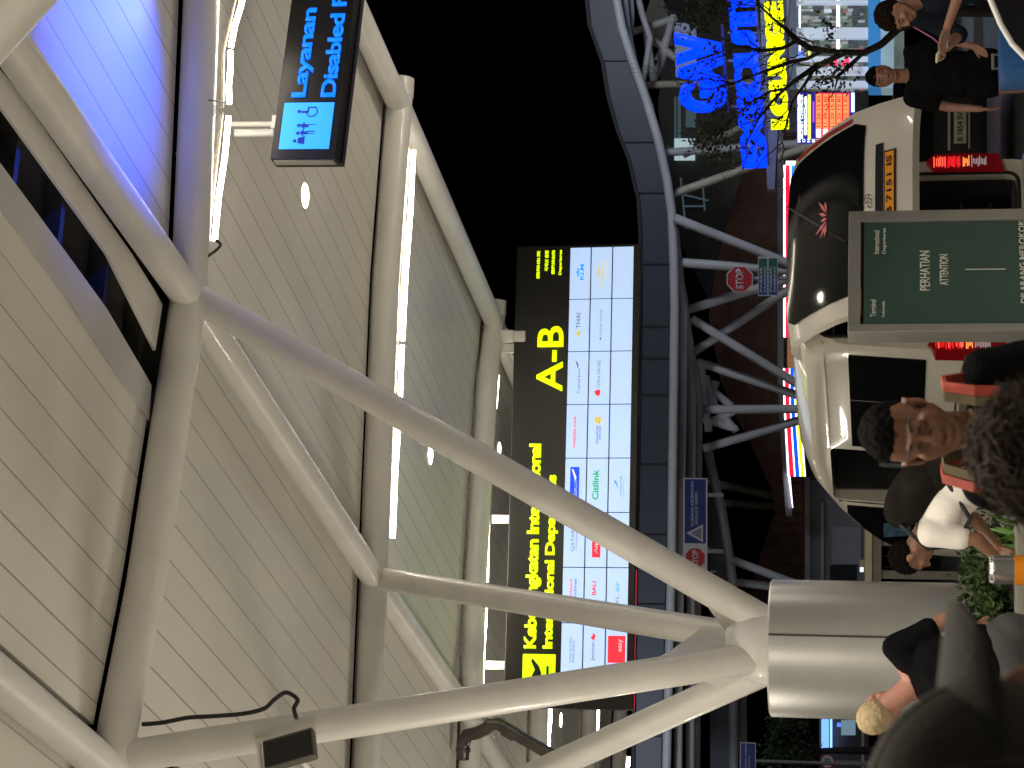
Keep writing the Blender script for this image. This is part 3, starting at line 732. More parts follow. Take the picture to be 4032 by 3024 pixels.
def gx(v):
    r = .05; e = min(v, 1-v); c = (1-min(1, e/.12))**2*.06; w = .70+.03*v; return (-w+c, w-c)
patch((.19*1.25, .70, gx), 'rear_window', GLASS, .010)
patch((.76, .805, lambda v: (-.42+.05*abs(1-2*v), .46)), 'handle_recess', BLACK, .008)
PLT = mat('number_plate', (.75, .27, .015), .5, 0, .05, 6, emit=.08, ecol=(1, .35, .02))
npl = patch((.812, .878, lambda v: (-.24, .38)), 'plate_holder', BLACK, .012); patch((.82, .87, lambda v: (-.22, .36)), 'number_plate', PLT, .02)
a, b = tpt(.868, -.22, .026), tpt(.822, -.22, .026); zax = (b-a).normalized(); Mpl = Matrix(((1, 0, 0, 0), (0, -1, zax.y, 0), (0, 0, zax.z, 0), (0, 0, 0, 1)))
xax = Vector((1, 0, 0)); yax = zax.cross(xax)
Mpl = Matrix(((xax.x, yax.x, zax.x, a.x), (xax.y, yax.y, zax.y, a.y), (xax.z, yax.z, zax.z, a.z), (0, 0, 0, 1)))
letters('B 7151 IS', (.04, .54, .012, (b-a).length-.012), BLACK, tgo, y=-.001, depth=.002, bold=.02, M=Mpl, name='plate_lettering')
em = tpt(.735, -.02, .02); el = MB()
for (a_, b_) in ((.055, .04), (.02, .04), (.05, .014)):
    el.path([(em.x+a_*math.cos(t), em.y-b_*math.sin(t)*.5, em.z+b_*math.sin(t)*.85) for t in [i*2*math.pi/24 for i in range(25)]], .005, 6, cap=False)
el.obj('emblem', CHROME, tgo)
PK = mat('sticker_pink', (.55, .10, .09), .5, 0, .25, 25, emit=.12, ecol=(1, .3, .3)); st = MB(); c = tpt(.50, -.05, .016)
s1 = tpt(.46, 0, .016); s2 = tpt(.54, 0, .016); zd = (s1-s2).normalized()
for i in range(7):
    a = rad(-65+i*22); d = Vector((math.sin(a), 0, 0))+zd*math.cos(a)*.7; sd = Vector((math.cos(a), 0, 0))-zd*math.sin(a)*.7; l = .10+.05*((i*7) % 3)
    o_ = c+Vector((-.02+.02*i, 0, 0))-zd*.03
    st.prism([o_, o_+d*l*.5+sd*.016, o_+d*l, o_+d*l*.5-sd*.016], Vector((0, -.002, .002)))
st.obj('leaf_sticker', PK, tgo, smooth=False)
patch((.05, .12, lambda v: (-.3, .3)), 'wiper_spoiler', CREAM, .02)
MB().path([tpt(.25, .35, .02), tpt(.4, .1, .025), tpt(.62, -.3, .025)], .007, 6).obj('rear_wiper', BLACK, tgo)
RS = mat('roof_stripe_red', (.45, .04, .04), .4)
patch((.28, .62, lambda v: (.752, .80)), 'red_stripe', RS, .006, nx=2)
# ================================================================ far canopy across the road
SL = mat('slate_fascia', (.036, .041, .056), .5, 0, .06, .5); DARKROOF = mat('dark_roof', (.012, .013, .016), .7)
def poly_at(pts, D): return [at(x, y, D) for x, y in pts]
def slab(pts, D, depth, name, m, parent=None, M=None):
    return MB().prism(poly_at(pts, D), (0, depth, 0)).obj(name, m, parent, smooth=False, M=M)
fo = at(2560, 1512, 40)
fc = thing('far_canopy', 'dark slate canopy edge with parallel grey tubes curving up across the road', 'canopy', loc=(0, 40, 0)); FMi = Matrix.Translation((0, -40, 0))
topl = [(2285, -160), (2317, 0), (2327, 98), (2379, 244), (2401, 380), (2439, 515), (2482, 624), (2520, 787), (2527, 900), (2529, 1100), (2524, 1500), (2516, 2000), (2510, 2224), (2501, 2900), (2498, 3180)]
botl = [(2385, -160), (2414, 0), (2433, 108), (2471, 228), (2525, 380), (2574, 543), (2610, 705), (2630, 841), (2634, 1000), (2634, 1500), (2628, 2000), (2622, 2224), (2605, 2900), (2600, 3180)]
slab(topl+botl[::-1], 40, .12, 'fascia', SL, fc, FMi)
slab([(x-14, y) for x, y in topl]+topl[::-1], 39.9, 6, 'roof_edge', DARKROOF, fc, FMi)
for y in (-60, 240, 560, 760, 1040, 1286, 1412, 1556, 1830, 2106, 2380, 2640, 2900):
    xa = interp([(p[1], p[0]) for p in topl], y, 0); xb = interp([(p[1], p[0]) for p in botl], y, 0)
    MB().path([at(xa, y, 39.98), at(xb, y, 39.98)], .012, 6).obj('panel_joint', DARKROOF, fc, M=FMi)
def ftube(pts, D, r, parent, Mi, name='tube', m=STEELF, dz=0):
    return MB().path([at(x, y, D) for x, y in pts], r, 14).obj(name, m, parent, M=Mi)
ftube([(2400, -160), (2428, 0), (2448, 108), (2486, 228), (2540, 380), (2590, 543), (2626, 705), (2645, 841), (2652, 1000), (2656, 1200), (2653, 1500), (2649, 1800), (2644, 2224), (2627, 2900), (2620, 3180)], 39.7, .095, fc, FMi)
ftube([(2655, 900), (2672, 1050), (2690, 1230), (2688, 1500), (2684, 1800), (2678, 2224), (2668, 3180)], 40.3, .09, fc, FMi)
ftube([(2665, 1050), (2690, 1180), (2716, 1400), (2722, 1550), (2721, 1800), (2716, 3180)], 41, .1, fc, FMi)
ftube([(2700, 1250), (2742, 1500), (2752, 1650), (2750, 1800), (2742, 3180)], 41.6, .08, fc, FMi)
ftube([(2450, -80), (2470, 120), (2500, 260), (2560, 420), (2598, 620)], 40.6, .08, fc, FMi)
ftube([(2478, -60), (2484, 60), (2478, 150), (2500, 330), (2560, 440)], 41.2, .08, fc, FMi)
ftube([(2500, -60), (2530, 60), (2560, 150), (2545, 250), (2527, 330)], 41.6, .07, fc, FMi)
for a, b in (((2545, 130), (2575, 330)), ((2620, 200), (2570, 330)), ((2650, 60), (2600, 260)), ((2575, 160), (2660, 230)), ((2640, 110), (2590, 240)), ((2480, 130), (2665, 68)), ((2780, 1480), (2820, 1620)), ((2760, 1420), (2790, 1700)),
             ((2800, 1530), (2880, 1600)), ((2800, 1580), (2900, 1700)), ((2770, 1650), (2900, 1690)), ((2800, 1660), (2890, 1620)), ((2820, 1500), (2800, 1560))):
    ftube([a, b], 43, .085, fc, FMi, 'brace')
slab([(2580, -60), (2640, 60), (2650, 180), (2560, 180), (2540, 60)], 46, .3, 'soffit', mat('far_soffit', (.20, .18, .15), .7), fc, FMi)
# second, lower roof edge on the left
f2 = thing('lower_canopy', 'lower slate roof edge with a curved tube beneath, behind the blue warning sign', 'canopy', loc=(0, 46, 0)); F2i = Matrix.Translation((0, -46, 0))
t2 = [(2782, 1780), (2784, 1950), (2788, 2224), (2794, 2500), (2797, 3200)]; b2 = [(2790, 1800), (2812, 1960), (2862, 2200), (2870, 2500), (2874, 3200)]
slab(t2+b2[::-1], 46, .2, 'fascia', SL, f2, F2i)
ftube([(2785, 1770), (2805, 1860), (2842, 2010), (2872, 2190), (2886, 2300), (2890, 2420), (2888, 2700), (2890, 3200)], 45.8, .11, f2, F2i)
ftube([(2905, 2420), (2920, 2600), (2922, 3200)], 46.4, .12, f2, F2i)
# tree-like columns of the far canopy
BEI = mat('beige_tube', (.50, .45, .34), .5)
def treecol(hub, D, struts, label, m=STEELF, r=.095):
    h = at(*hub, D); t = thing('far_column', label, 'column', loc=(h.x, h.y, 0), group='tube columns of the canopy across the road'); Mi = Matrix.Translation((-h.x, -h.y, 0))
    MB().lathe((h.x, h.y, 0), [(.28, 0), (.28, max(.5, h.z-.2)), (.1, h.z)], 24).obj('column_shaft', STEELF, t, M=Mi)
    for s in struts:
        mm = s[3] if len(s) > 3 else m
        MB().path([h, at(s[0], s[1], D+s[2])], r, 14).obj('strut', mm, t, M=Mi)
treecol((3190, 1072), 40, [(2655, 858, -.5), (2660, 1032, .2)], 'far tube column just left of the stop sign behind the van')
treecol((3230, 1060), 41, [(2690, 1225, .5), (2716, 1395, 1)], 'far tube column whose struts cross under the blue and green board')
treecol((3300, 1610), 42, [(2722, 1255, -.5), (2748, 1425, .5), (2755, 1612, .3), (2775, 1765, 1)], 'far tube column behind the van roof under the crossing struts')
treecol((3230, 2335), 45, [(2882, 2205, 0), (2900, 2292, .5)], 'far tube column right of the clad column, in front of the brown building')
treecol((3235, 560), 41, [(2600, 602, -.2), (2645, 765, -.3, BEI)], 'far tube column under the blue letters, one strut beige', r=.085)
treecol((3300, 320), 44, [(2530, 335, -1.5, BEI), (2690, 610, .5, BEI)], 'far tube column behind the tree at the shop corner', r=.085)
treecol((3300, 2010), 58.5, [(2810, 1902, 0, BEI), (2835, 1980, .5, BEI)], 'far tube column with two beige struts left of the striped fascia', r=.12)

# ================================================================ brown building, awning and striped shop fascia
BR = mat('brown_cladding', (.22, .10, .055), .55, 0, .25, 3)
bo = thing('brown_building', 'brown clad building with sloping roofline behind the far canopy', 'building', loc=(0, 56, 0)); Bi = Matrix.Translation((0, -56, 0))
slab([(3400, 520), (2965, 520), (2900, 760), (2830, 1000), (2790, 1250), (2838, 1500), (2900, 1645), (2958, 1750), (3040, 1934), (3050, 2020), (2982, 2223), (2950, 2330), (2930, 2480), (3400, 2480)], 56, 8, 'wall', BR, bo, Bi)
ba = MB()
for i in range(48):
    x = at(3000, 2470-i*41, 55.95).x; ba.rb(x-.012, x+.012, 55.93, 56, .2, 4.6)
ba.obj('batten', mat('brown_batten', (.12, .055, .032), .6), bo, M=Bi, smooth=False)
GW = mat('grey_render', (.30, .29, .31), .7); PW = mat('pale_render', (.42, .42, .43), .7)
def rect(y0, y1, x0, x1, D, depth, name, m, parent, Mi): return slab([(x0, y0), (x1, y0), (x1, y1), (x0, y1)], D, depth, name, m, parent, Mi)
rect(2330, 1890, 3168, 3420, 54, 1.5, 'ground_floor_wall', GW, bo, Bi)
rect(2330, 1880, 3170, 3189, 53.8, .2, 'beam', mat('pale_beam', (.62, .6, .54), .6), bo, Bi)
rect(2330, 1980, 3232, 3244, 53.8, .2, 'beam', mat('pale_beam', (.62, .6, .54), .6), bo, Bi)
rect(2222, 2075, 3276, 3392, 53.9, .1, 'pale_panel', PW, bo, Bi); rect(2300, 2228, 3268, 3372, 53.9, .1, 'dark_door', DARKROOF, bo, Bi)
rect(2330, 2080, 3404, 3433, 30, .3, 'x', None, None, None) if False else None
# rail of the planting strip
ra = thing('road_barrier', 'cream road barrier rail seen between the van nose and the clad column', 'barrier', loc=(at(3450, 2200, 30).x, 30, 0)); Ri = Matrix.Translation((-at(3450, 2200, 30).x, -30, 0))
rect(2420, 2085, 3405, 3433, 30, .3, 'top_rail', mat('cream_rail', (.62, .60, .42), .5), ra, Ri); rect(2420, 2110, 3434, 3470, 30.05, .25, 'side_rail', mat('dull_rail', (.30, .28, .24), .6), ra, Ri)
b_ = MB()
for y in (2130, 2260, 2390):
    p = at(3470, y, 30.2); b_.rb(p.x-.06, p.x+.06, 30.1, 30.25, 0, p.z)
b_.obj('rail_post', mat('dull_rail', (.3, .28, .24), .6), ra, M=Ri, smooth=False)
pbx = thing('camera_box', 'small pale box lamp on a dark post left of the van nose', 'lamp', loc=at(3405, 2215, 31)); Pi = Matrix.Translation(-at(3405, 2215, 31))
rect(2232, 2205, 3384, 3404, 31, .15, 'lamp_head', BEI, pbx, Pi); rect(2252, 2236, 3386, 3400, 31, .1, 'lamp_lens', glow('cool_lens', (.6, .7, 1), 1.2), pbx, Pi)
aw = thing('shop_awning', 'long grey awning edge running above the striped shop fascia', 'awning', loc=(0, 52, 0)); Ai = Matrix.Translation((0, -52, 0))
slab([(3062, 480), (3062, 1500), (3072, 1700), (3094, 2030), (3119, 2034), (3100, 1700), (3086, 1500), (3086, 480)], 52, .5, 'awning_edge', mat('awning_grey', (.33, .33, .35), .5), aw, Ai)
slab([(3102, 1865), (3120, 2000), (3122, 2000), (3110, 1865)], 51.9, .1, 'awning_light', glow('white_strip', (.9, .85, 1), 2), aw, Ai)
def stripes(name, label, yA, yB, x0f, x1f, yellow):
    t = thing(name, label, 'shop sign', loc=(at(3100, yA, 51).x, 51, 0), group=None); Mi = Matrix.Translation((-at(3100, yA, 51).x, -51, 0))
    cols = [('white_light', (.95, .95, 1), 2.2, 0, .1), ('red_light', (.95, .01, .05), 1.0, .1, .37), ('white_light', 0, 0, .37, .44), ('blue_light', (.0, .22, .9) if not yellow else (0, .09, .95), 1.0, .44, .68), ('white_light', 0, 0, .68, .75), ('yellow_light' if yellow else 'amber_light', (.8, .95, 0) if yellow else (1, .62, .02), 1.1, .75, .93), ('white_light', 0, 0, .93, 1)]
    for nm, c, k, a, b in cols:
        if nm == 'blue_light' and yellow: nm = 'deep_blue_light'
        m = _m.get(nm) or glow(nm, c, k)
        def X(y, f): return x0f(y)+(x1f(y)-x0f(y))*f
        n = 6; ys = [yA+(yB-yA)*i/n for i in range(n+1)]
        slab([(X(y, a), y) for y in ys]+[(X(y, b), y) for y in ys[::-1]], 51, .12, 'light_stripe', m, t, Mi)
    slab([(x0f(yA)-3, yA), (x0f(yB)-3, yB), (x1f(yB)+2, yB), (x1f(yA)+2, yA)], 51.13, .3, 'box', GW, t, Mi)
    return t
stripes('striped_fascia', 'glowing red, blue and amber striped shop fascia above the van roof', 650, 1328, lambda y: 3086, lambda y: 3152, False)
stripes('striped_fascia', 'glowing red, blue and yellow striped shop fascia at the far end, tilting down', 1450, 1876, lambda y: 3084+max(0, y-1560)*.055, lambda y: 3146+max(0, y-1560)*.08, True)
rect(648, 634, 3095, 3165, 50.9, .3, 'end_light', _m['white_light'], aw, Ai)
rect(1452, 1326, 3100, 3150, 51.3, .2, 'brown_door_panel', mat('warm_wood', (.45, .22, .08), .5, emit=.12, ecol=(1, .5, .2)), bo, Bi)

# dim glazed building beyond
gb = thing('dark_building', 'unlit dark glazed building behind the upper letters', 'building', loc=(0, 62, 0)); Gi = Matrix.Translation((0, -62, 0))
slab([(3420, -250), (2620, -250), (2610, 200), (2590, 420), (2650, 900), (2790, 1180), (3420, 1180)], 62, 6, 'wall', mat('dark_glazing', (.02, .026, .028), .3, 0, .4, .4), gb, Gi)
slab([(2655, 90), (2740, 90), (2740, 300), (2660, 300)], 61.8, .2, 'window_light', glow('dim_blue_window', (.16, .2, .32), .5), gb, Gi)
for (a, b, c, d) in ((380, 560, 2655, 2662), (380, 560, 2668, 2680), (420, 500, 2700, 2740)): rect(a, b, c, d, 61.8, .1, 'window_frame', mat('teal_frame', (.16, .24, .26), .5, emit=.06, ecol=(.4, .7, .8)), gb, Gi)
rect(545, 630, 2655, 2735, 61.7, .15, 'window_light', glow('pale_window', (.45, .6, .62), .6), gb, Gi)
fr_ = MB()
for (a, b) in (((2680, 700), (2700, 900)), ((2765, 700), (2775, 830)), ((2690, 812), (2770, 812)), ((2665, 760), (2790, 790))): fr_.path([at(*a, 61.8), at(*b, 61.8)], .03, 6)
fr_.obj('window_frame', mat('teal_frame', (.16, .24, .26), .5), gb, M=Gi)

# ================================================================ lit letters on the shop roof
def signframe(pl_, pr_): return frame(pl_, pr_)
LB = glow('blue_channel', (.0, .03, 1.), 1.8); LY = glow('yellow_channel', (.92, 1, .0), 1.15)
rs = thing('roof_letters', 'big glowing blue and yellow letters behind tree branches at upper right of the van', 'sign', loc=(0, 34, 0)); Si = Matrix.Translation((0, -34, 0))
def chan(txt, bl, br_, h, m, parent, bold=.045, sp=.95, back=True):
    Fm = Si @ frame(bl, br_); w = (br_-bl).length
    o = letters(txt, (0, w, 0, h), m, parent, y=0, depth=.14, bold=bold, space=sp, M=Fm)
    return o
chan('GAV', at(2866, 425, 33.5), at(2842, 118, 32.6), .80, LB, rs, .05)
chan('EXECUTIVE', at(3022, 640, 34), at(2957, -250, 30.6), .43, LB, rs, .05)
chan('LOUNGE', at(3108, 492, 33), at(3083, 2, 31.6), .30, LY, rs, .06)
rl = MB()
for a, b in (((2868, 440), (2842, 100)), ((3026, 650), (2958, -250)), ((3111, 500), (3086, -60))): rl.path([at(*a, 33.9), at(*b, 32.2)], .025, 8)
for y in (420, 330, 240, 130): rl.path([at(2866, y, 33.9), at(3020, y, 33.9)], .02, 6)
rl.obj('letter_rail', mat('rail_grey', (.2, .2, .24), .5), rs, M=Si)
beam = thing('shop_canopy_beam', 'tapering grey blue beam running under the blue letters', 'beam', loc=(0, 35, 0)); Zi = Matrix.Translation((0, -35, 0))
slab([(3022, 745), (3050, 745), (3064, 480), (3128, -200), (2985, -200), (3008, 480)], 35, .4, 'beam_face', mat('beam_blue_grey', (.20, .22, .28), .5), beam, Zi)

# ================================================================ lit shop front at the right
sh = thing('shop', 'bright glass shop front with pale frames and blue plinth at the right edge', 'shop', loc=(0, 38, 0)); Hi = Matrix.Translation((0, -38, 0))
SHW = mat('shop_white', (.6, .66, .72), .5, 0, .05, 3, emit=.35, ecol=(.62, .72, .85))
rect(352, -220, 3120, 3560, 40.5, .2, 'back_wall', mat('shop_back', (.20, .24, .22), .6, 0, .6, 2.2, emit=.12, ecol=(.35, .45, .4)), sh, Hi)
rect(352, -220, 3106, 3134, 37.8, 3, 'head_beam', mat('beam_blue_grey', (.2, .22, .28), .5), sh, Hi)
for (a, b) in ((14, 0), (150, 108), (238, 222), (292, 262), (345, 318)): rect(a, b, 3132, 3500, 38, .2, 'mullion', SHW, sh, Hi)
rect(345, -200, 3418, 3468, 37.9, 1, 'plinth', mat('plinth_blue', (.04, .2, .5), .5, emit=.35, ecol=(.05, .3, .7)), sh, Hi)
rect(345, -200, 3469, 3520, 37.9, 1, 'plinth_band', mat('plinth_pale', (.4, .55, .65), .5, emit=.3, ecol=(.4, .6, .7)), sh, Hi)
rng = random.Random(4)
goods = [mat('goods_'+n, c, .6, var=0, emit=.5, ecol=c) for n, c in (('grey', (.3, .32, .32)), ('green', (.13, .19, .14)), ('brown', (.20, .17, .14)), ('white', (.5, .55, .6)), ('dark', (.06, .07, .08)), ('red', (.30, .10, .10)))]
sbs = [MB() for _ in goods]
for row in range(12):
    for i in range(40):
        y = 350-i*14+rng.uniform(-3, 3); x = 3150+row*22; k = rng.choice((0, 0, 1, 2, 3, 4, 4, 0, 4, 5) if rng.random() < .3 else (0, 0, 4, 4, 2, 1))
        p = at(x, y, 39.6+rng.uniform(0, .4)); sbs[k].box(p, (rng.uniform(.03, .07), .1, .06+rng.uniform(0, .12)))
for s_, m_ in zip(sbs, goods): s_.obj('shelf_goods', m_, sh, M=Hi, smooth=False)['kind'] = 'stuff'
ls = MB()
for x in (3142, 3146, 3300): ls.path([at(x, 200, 39.2), at(x, -200, 39.2)], .03, 8)
ls.obj('ceiling_light', glow('shop_tube', (.85, .93, 1), 5), sh, M=Hi)
rb_ = MB()
for y, x in ((245, 3262), (246, 3290), (248, 3320), (240, 3335)): rb_.box(at(x, y, 37.7), (.12, .05, .08), bev=.02)
rb_.obj('red_packets', glow('red_packet', (.9, .05, .12), .9), sh, M=Hi)
rect(225, 200, 3142, 3160, 37.6, .1, 'small_display', glow('disp_blue', (.1, .2, .9), 1), sh, Hi); rect(225, 200, 3182, 3192, 37.6, .1, 'small_display', glow('disp_yellow', (.8, .8, .2), .8), sh, Hi)
# money changer board
mb_ = thing('exchange_rate_board', 'glowing exchange rate board with orange number rows beside the van tailgate', 'display board', loc=(0, 33, 0)); Xi = Matrix.Translation((0, -33, 0))
rect(562, 364, 3137, 3368, 33, .15, 'housing', mat('board_navy', (.01, .01, .08), .4, emit=.25, ecol=(.02, .03, .9)), mb_, Xi)
for (x0, x1, y0, y1, nm, c, k) in ((3141, 3150, 545, 370, 'b_white', (.8, .9, 1), 1.6), (3166, 3177, 530, 380, 'b_white', 0, 0), (3181, 3192, 545, 372, 'b_yellow', (1, .78, .1), 1.2), (3200, 3206, 480, 400, 'b_violet', (.5, .1, .8), .8),
                                    (3352, 3364, 440, 365, 'b_white', 0, 0)):
    rect(y0, y1, x0, x1, 32.95, .04, 'lit_row', _m.get(nm) or glow(nm, c, k), mb_, Xi)
OR = glow('b_orange', (1, .24, .08), 1.25); RD = glow('b_red', (.85, .02, .04), .9); DKL = mat('b_dark', (.15, .02, .01), .6)
rect(545, 366, 3212, 3345, 32.98, .015, 'red_field', RD, mb_, Xi)
for i, x in enumerate((3214, 3241, 3268, 3294, 3321)):
    rect(505, 370, x, x+20, 32.95, .03, 'rate_row', OR, mb_, Xi); rect(540, 508, x, x+18, 32.95, .03, 'currency_cell', _m['b_white'], mb_, Xi)
    for (q0, q1, tx_) in ((500, 445, '11.20'), (432, 376, '15.85')):
        a, b = at(x+16, q0, 32.94), at(x+16, q1, 32.94); Fr = Xi @ frame(a, b)
        letters(tx_, (0, (b-a).length, 0, .055), DKL, mb_, y=-.003, depth=.002, bold=.01, M=Fr, name='rate_digits')
a, b = at(3162, 545, 32.94), at(3162, 372, 32.94); letters('MONEY CHANGER', (0, (b-a).length, 0, .05), _m['b_white'], mb_, y=-.003, depth=.002, bold=.02, M=Xi @ frame(a, b))
for i, ch in enumerate('MONEY'):
    a = at(3152+i*19, 560, 32.94); b = at(3152+i*19, 547, 32.94); letters(ch, (0, (b-a).length, 0, .05), _m['b_white'], mb_, y=-.003, depth=.002, bold=.02, M=Xi @ frame(a, b))
MB().rb(0, .1, 0, .1, 0, at(3368, 460, 33).z).obj('post', GW, mb_, smooth=False, M=Matrix.Translation((at(3368, 500, 33).x, .02, 0)))

# ================================================================ road signs
SRED = mat('sign_red', (.42, .02, .03), .5, 0, .05, 5, emit=.02); SW = mat('sign_white', (.55, .56, .60), .5, emit=.02, ecol=(.5, .5, .6)); SB = mat('sign_blue', (.006, .03, .19), .5, emit=.015); POLE = mat('sign_pole', (.25, .25, .26), .5)
def octo(fr, cx, cz, r, parent, base=0.):
    def o8(rr): return [(cx+rr*math.cos(rad(22.5+45*i)), 0, cz+rr*math.sin(rad(22.5+45*i))) for i in range(8)]
    MB().prism([(x, base, z) for x, _, z in o8(r)], (0, .02, 0)).obj('white_edge', SW, parent, smooth=False)
    MB().prism([(x, base-.004, z) for x, _, z in o8(r*.92)], (0, .003, 0)).obj('red_face', SRED, parent, smooth=False)
    letters('STOP', (cx-r*.72, cx+r*.72, cz-r*.28, cz+r*.28), SW, parent, y=base-.005, depth=.002, bold=.03)
D_ = 36; pl, pr = at(3062, 1165, D_), at(3062, 1012, D_-.1); Fs = frame(pl, pr); Wb = (pr-pl).length; Hb = (at(2985, 1090, D_)-at(3062, 1090, D_)).z
st = thing('stop_sign', 'red octagonal stop sign on a post with a blue and green board below it', 'road sign', M=Fs)
cx = Wb-(1098-1012)/(1165-1012)*Wb; hz_ = (at(2913, 1098, D_)-at(3062, 1098, D_)).z
octo(Fs, cx, hz_, .26, st, -.03)
MB().rb(0, Wb, 0, .03, 0, Hb).obj('board_frame', SW, st, smooth=False)
GRN = mat('sign_green', (.01, .12, .09), .5); BL2 = mat('sign_mid_blue', (.01, .08, .30), .5)
for r0, r1 in ((.03, .47), (.53, .97)):
    MB().rb(Wb*.03, Wb*.55, -.004, 0, Hb*r0, Hb*r1).obj('blue_field', BL2, st, smooth=False); MB().rb(Wb*.55, Wb*.97, -.004, 0, Hb*r0, Hb*r1).obj('green_field', GRN, st, smooth=False)
    for q in (.12, .32): letters('PARKIR' if q > .2 else 'PARKING', (Wb*.1, Wb*.75, Hb*(r0+q-.06), Hb*(r0+q+.05)), SW, st, y=-.006, depth=.002, bold=.01)
MB().path([(cx, .06, hz_+.2), (cx, .06, -(pl.z))], .035, 12).obj('post', POLE, st)
D_ = 37; pl, pr = at(2785, 2252, D_), at(2785, 1883, D_); Fs = frame(pl, pr); Wb = (pr-pl).length; Hb = (at(2690, 2000, D_)-at(2785, 2000, D_)).z
wsn = thing('warning_sign', 'long blue warning board with white triangle and a small stop octagon', 'road sign', M=Fs)
MB().rb(0, Wb, 0, .04, 0, Hb).obj('board_frame', SW, wsn, smooth=False)
wsx = lambda y: (2252-y)/(2252-1883)*Wb
MB().rb(wsx(2140), wsx(1887), -.004, 0, Hb*.06, Hb*.94).obj('blue_field', SB, wsn, smooth=False)
MB().prism([(wsx(2135), -.0045, Hb*.18), (wsx(2065), -.0045, Hb*.18), (wsx(2100), -.0045, Hb*.86)], (0, -.003, 0)).obj('triangle', SW, wsn, smooth=False)
MB().prism([(wsx(2124), -.008, Hb*.24), (wsx(2076), -.008, Hb*.24), (wsx(2100), -.008, Hb*.7)], (0, -.002, 0)).obj('triangle_mark', mat('sign_dull', (.2, .22, .3), .5), wsn, smooth=False)
letters('KURANGI KECEPATAN', (wsx(2072), wsx(1897), Hb*.56, Hb*.68), SW, wsn, y=-.005, depth=.002, bold=.01)
letters('REDUCE SPEED', (wsx(2066), wsx(1937), Hb*.40, Hb*.50), SW, wsn, y=-.005, depth=.002, bold=.01)
octo(Fs, wsx(2198), Hb*.5, Hb*.47, wsn, -.004)
MB().rb(Wb*.2, Wb*.24, .04, .1, -.3, Hb*.9).rb(Wb*.8, Wb*.84, .04, .1, -.3, Hb*.9).path([(0, .07, -.05), (0, .07, -.05-.1)], .02, 6).obj('bracket', POLE, wsn, smooth=False)
MB().rb(Wb*.1, Wb*.14, .04, 2.6, Hb*.4, Hb*.5).rb(Wb*.86, Wb*.9, .04, 2.6, Hb*.4, Hb*.5).obj('arm', POLE, wsn, smooth=False)
D_ = 40; pl, pr = at(2976, 3070, D_), at(2976, 2925, D_); Fs = frame(pl, pr); Wb = (pr-pl).length; Hb = .32
s3 = thing('direction_sign', 'blue direction sign with white lines at the far left under the roof tubes', 'road sign', M=Fs)
MB().rb(0, Wb, 0, .03, 0, Hb).obj('board', SW, s3, smooth=False); MB().rb(-.3, Wb-.015, -.004, 0, .015, Hb-.015).obj('blue_field', SB, s3, smooth=False)
letters('DILARANG PARKIR', (.05, Wb*.95, Hb*.58, Hb*.68), SW, s3, y=-.005, depth=.002); letters('NO PARKING', (.05, Wb*.65, Hb*.38, Hb*.46), SW, s3, y=-.005, depth=.002)
MB().path([(Wb*.5, .05, Hb*.8), (Wb*.5, .05, -pl.z)], .035, 10).obj('post', POLE, s3)
D_ = 42; p = at(3258, 2998, D_); s4 = thing('speed_limit_sign', 'round white speed sign with red rim at the lower left', 'road sign', loc=p)
MB().prism([(.155*math.cos(i*math.pi/16), 0, .155*math.sin(i*math.pi/16)) for i in range(32)], (0, .02, 0)).obj('red_rim', SRED, s4, smooth=False)
MB().prism([(.125*math.cos(i*math.pi/16), -.004, .125*math.sin(i*math.pi/16)) for i in range(32)], (0, .003, 0)).obj('white_face', SW, s4, smooth=False)
letters('10', (-.07, .07, -.06, .06), BLACK, s4, y=-.005, depth=.002, bold=.02); MB().path([(0, .04, .1), (0, .04, -p.z)], .025, 8).obj('post', POLE, s4)

# background at the lower left: lit window band, red car, small booth
lw = thing('kiosk_booth', 'small booth with a pale blue lit window band behind the left tree', 'kiosk', loc=(0, 50, 0)); Li = Matrix.Translation((0, -50, 0))
rect(3200, 2800, 3225, 3420, 50.3, 2, 'wall', mat('booth_wall', (.10, .07, .07), .7), lw, Li)
rect(2955, 2836, 3234, 3262, 50, .2, 'lit_window', glow('window_blue', (.22, .5, .95), .9), lw, Li); rect(2955, 2836, 3268, 3276, 50, .2, 'lit_window', glow('window_blue2', (.3, .6, 1), 1.2), lw, Li)
rect(2895, 2840, 3312, 3368, 50, .2, 'pale_screen', glow('screen_pale', (.18, .28, .36), .6), lw, Li); rect(2862, 2848, 3296, 3312, 50, .1, 'blue_lamp', glow('disp_blue', (.1, .2, .9), 1), lw, Li)
rect(3024, 2845, 3392, 3402, 45, .2, 'rail', mat('cream_rail', (.62, .6, .42), .5), lw, Li)
rc = thing('parked_car', 'dark red parked car glimpsed beside the round speed sign', 'car', loc=(at(3400, 2945, 47).x, 47, 0))
prof = [(-1.1, .3), (-1.1, .8), (-.9, 1.0), (-.6, 1.42), (.45, 1.45), (.85, 1.02), (1.3, .92), (1.4, .6), (1.35, .3)]
MB().prism([(x*.9, 0, z*1.25) for x, z in prof], (0, 1.6, 0)).obj('body', mat('car_red', (.30, .03, .04), .35, coat=.6), rc)
MB().prism([(x*.9, -.01, z*1.25) for x, z in [(-.75, 1.02), (-.52, 1.34), (.38, 1.36), (.68, 1.02)]], (0, .01, 0)).obj('side_window', GLASS, rc, smooth=False)
for x in (-.75, .8): MB().lathe((0, 0, 0), [(.1, -.1), (.33, -.08), (.33, .08), (.1, .1)], 24).obj('wheel', RUBBER, rc, M=Matrix.Translation((x, .05, .33)) @ Matrix.Rotation(rad(90), 4, 'X'))
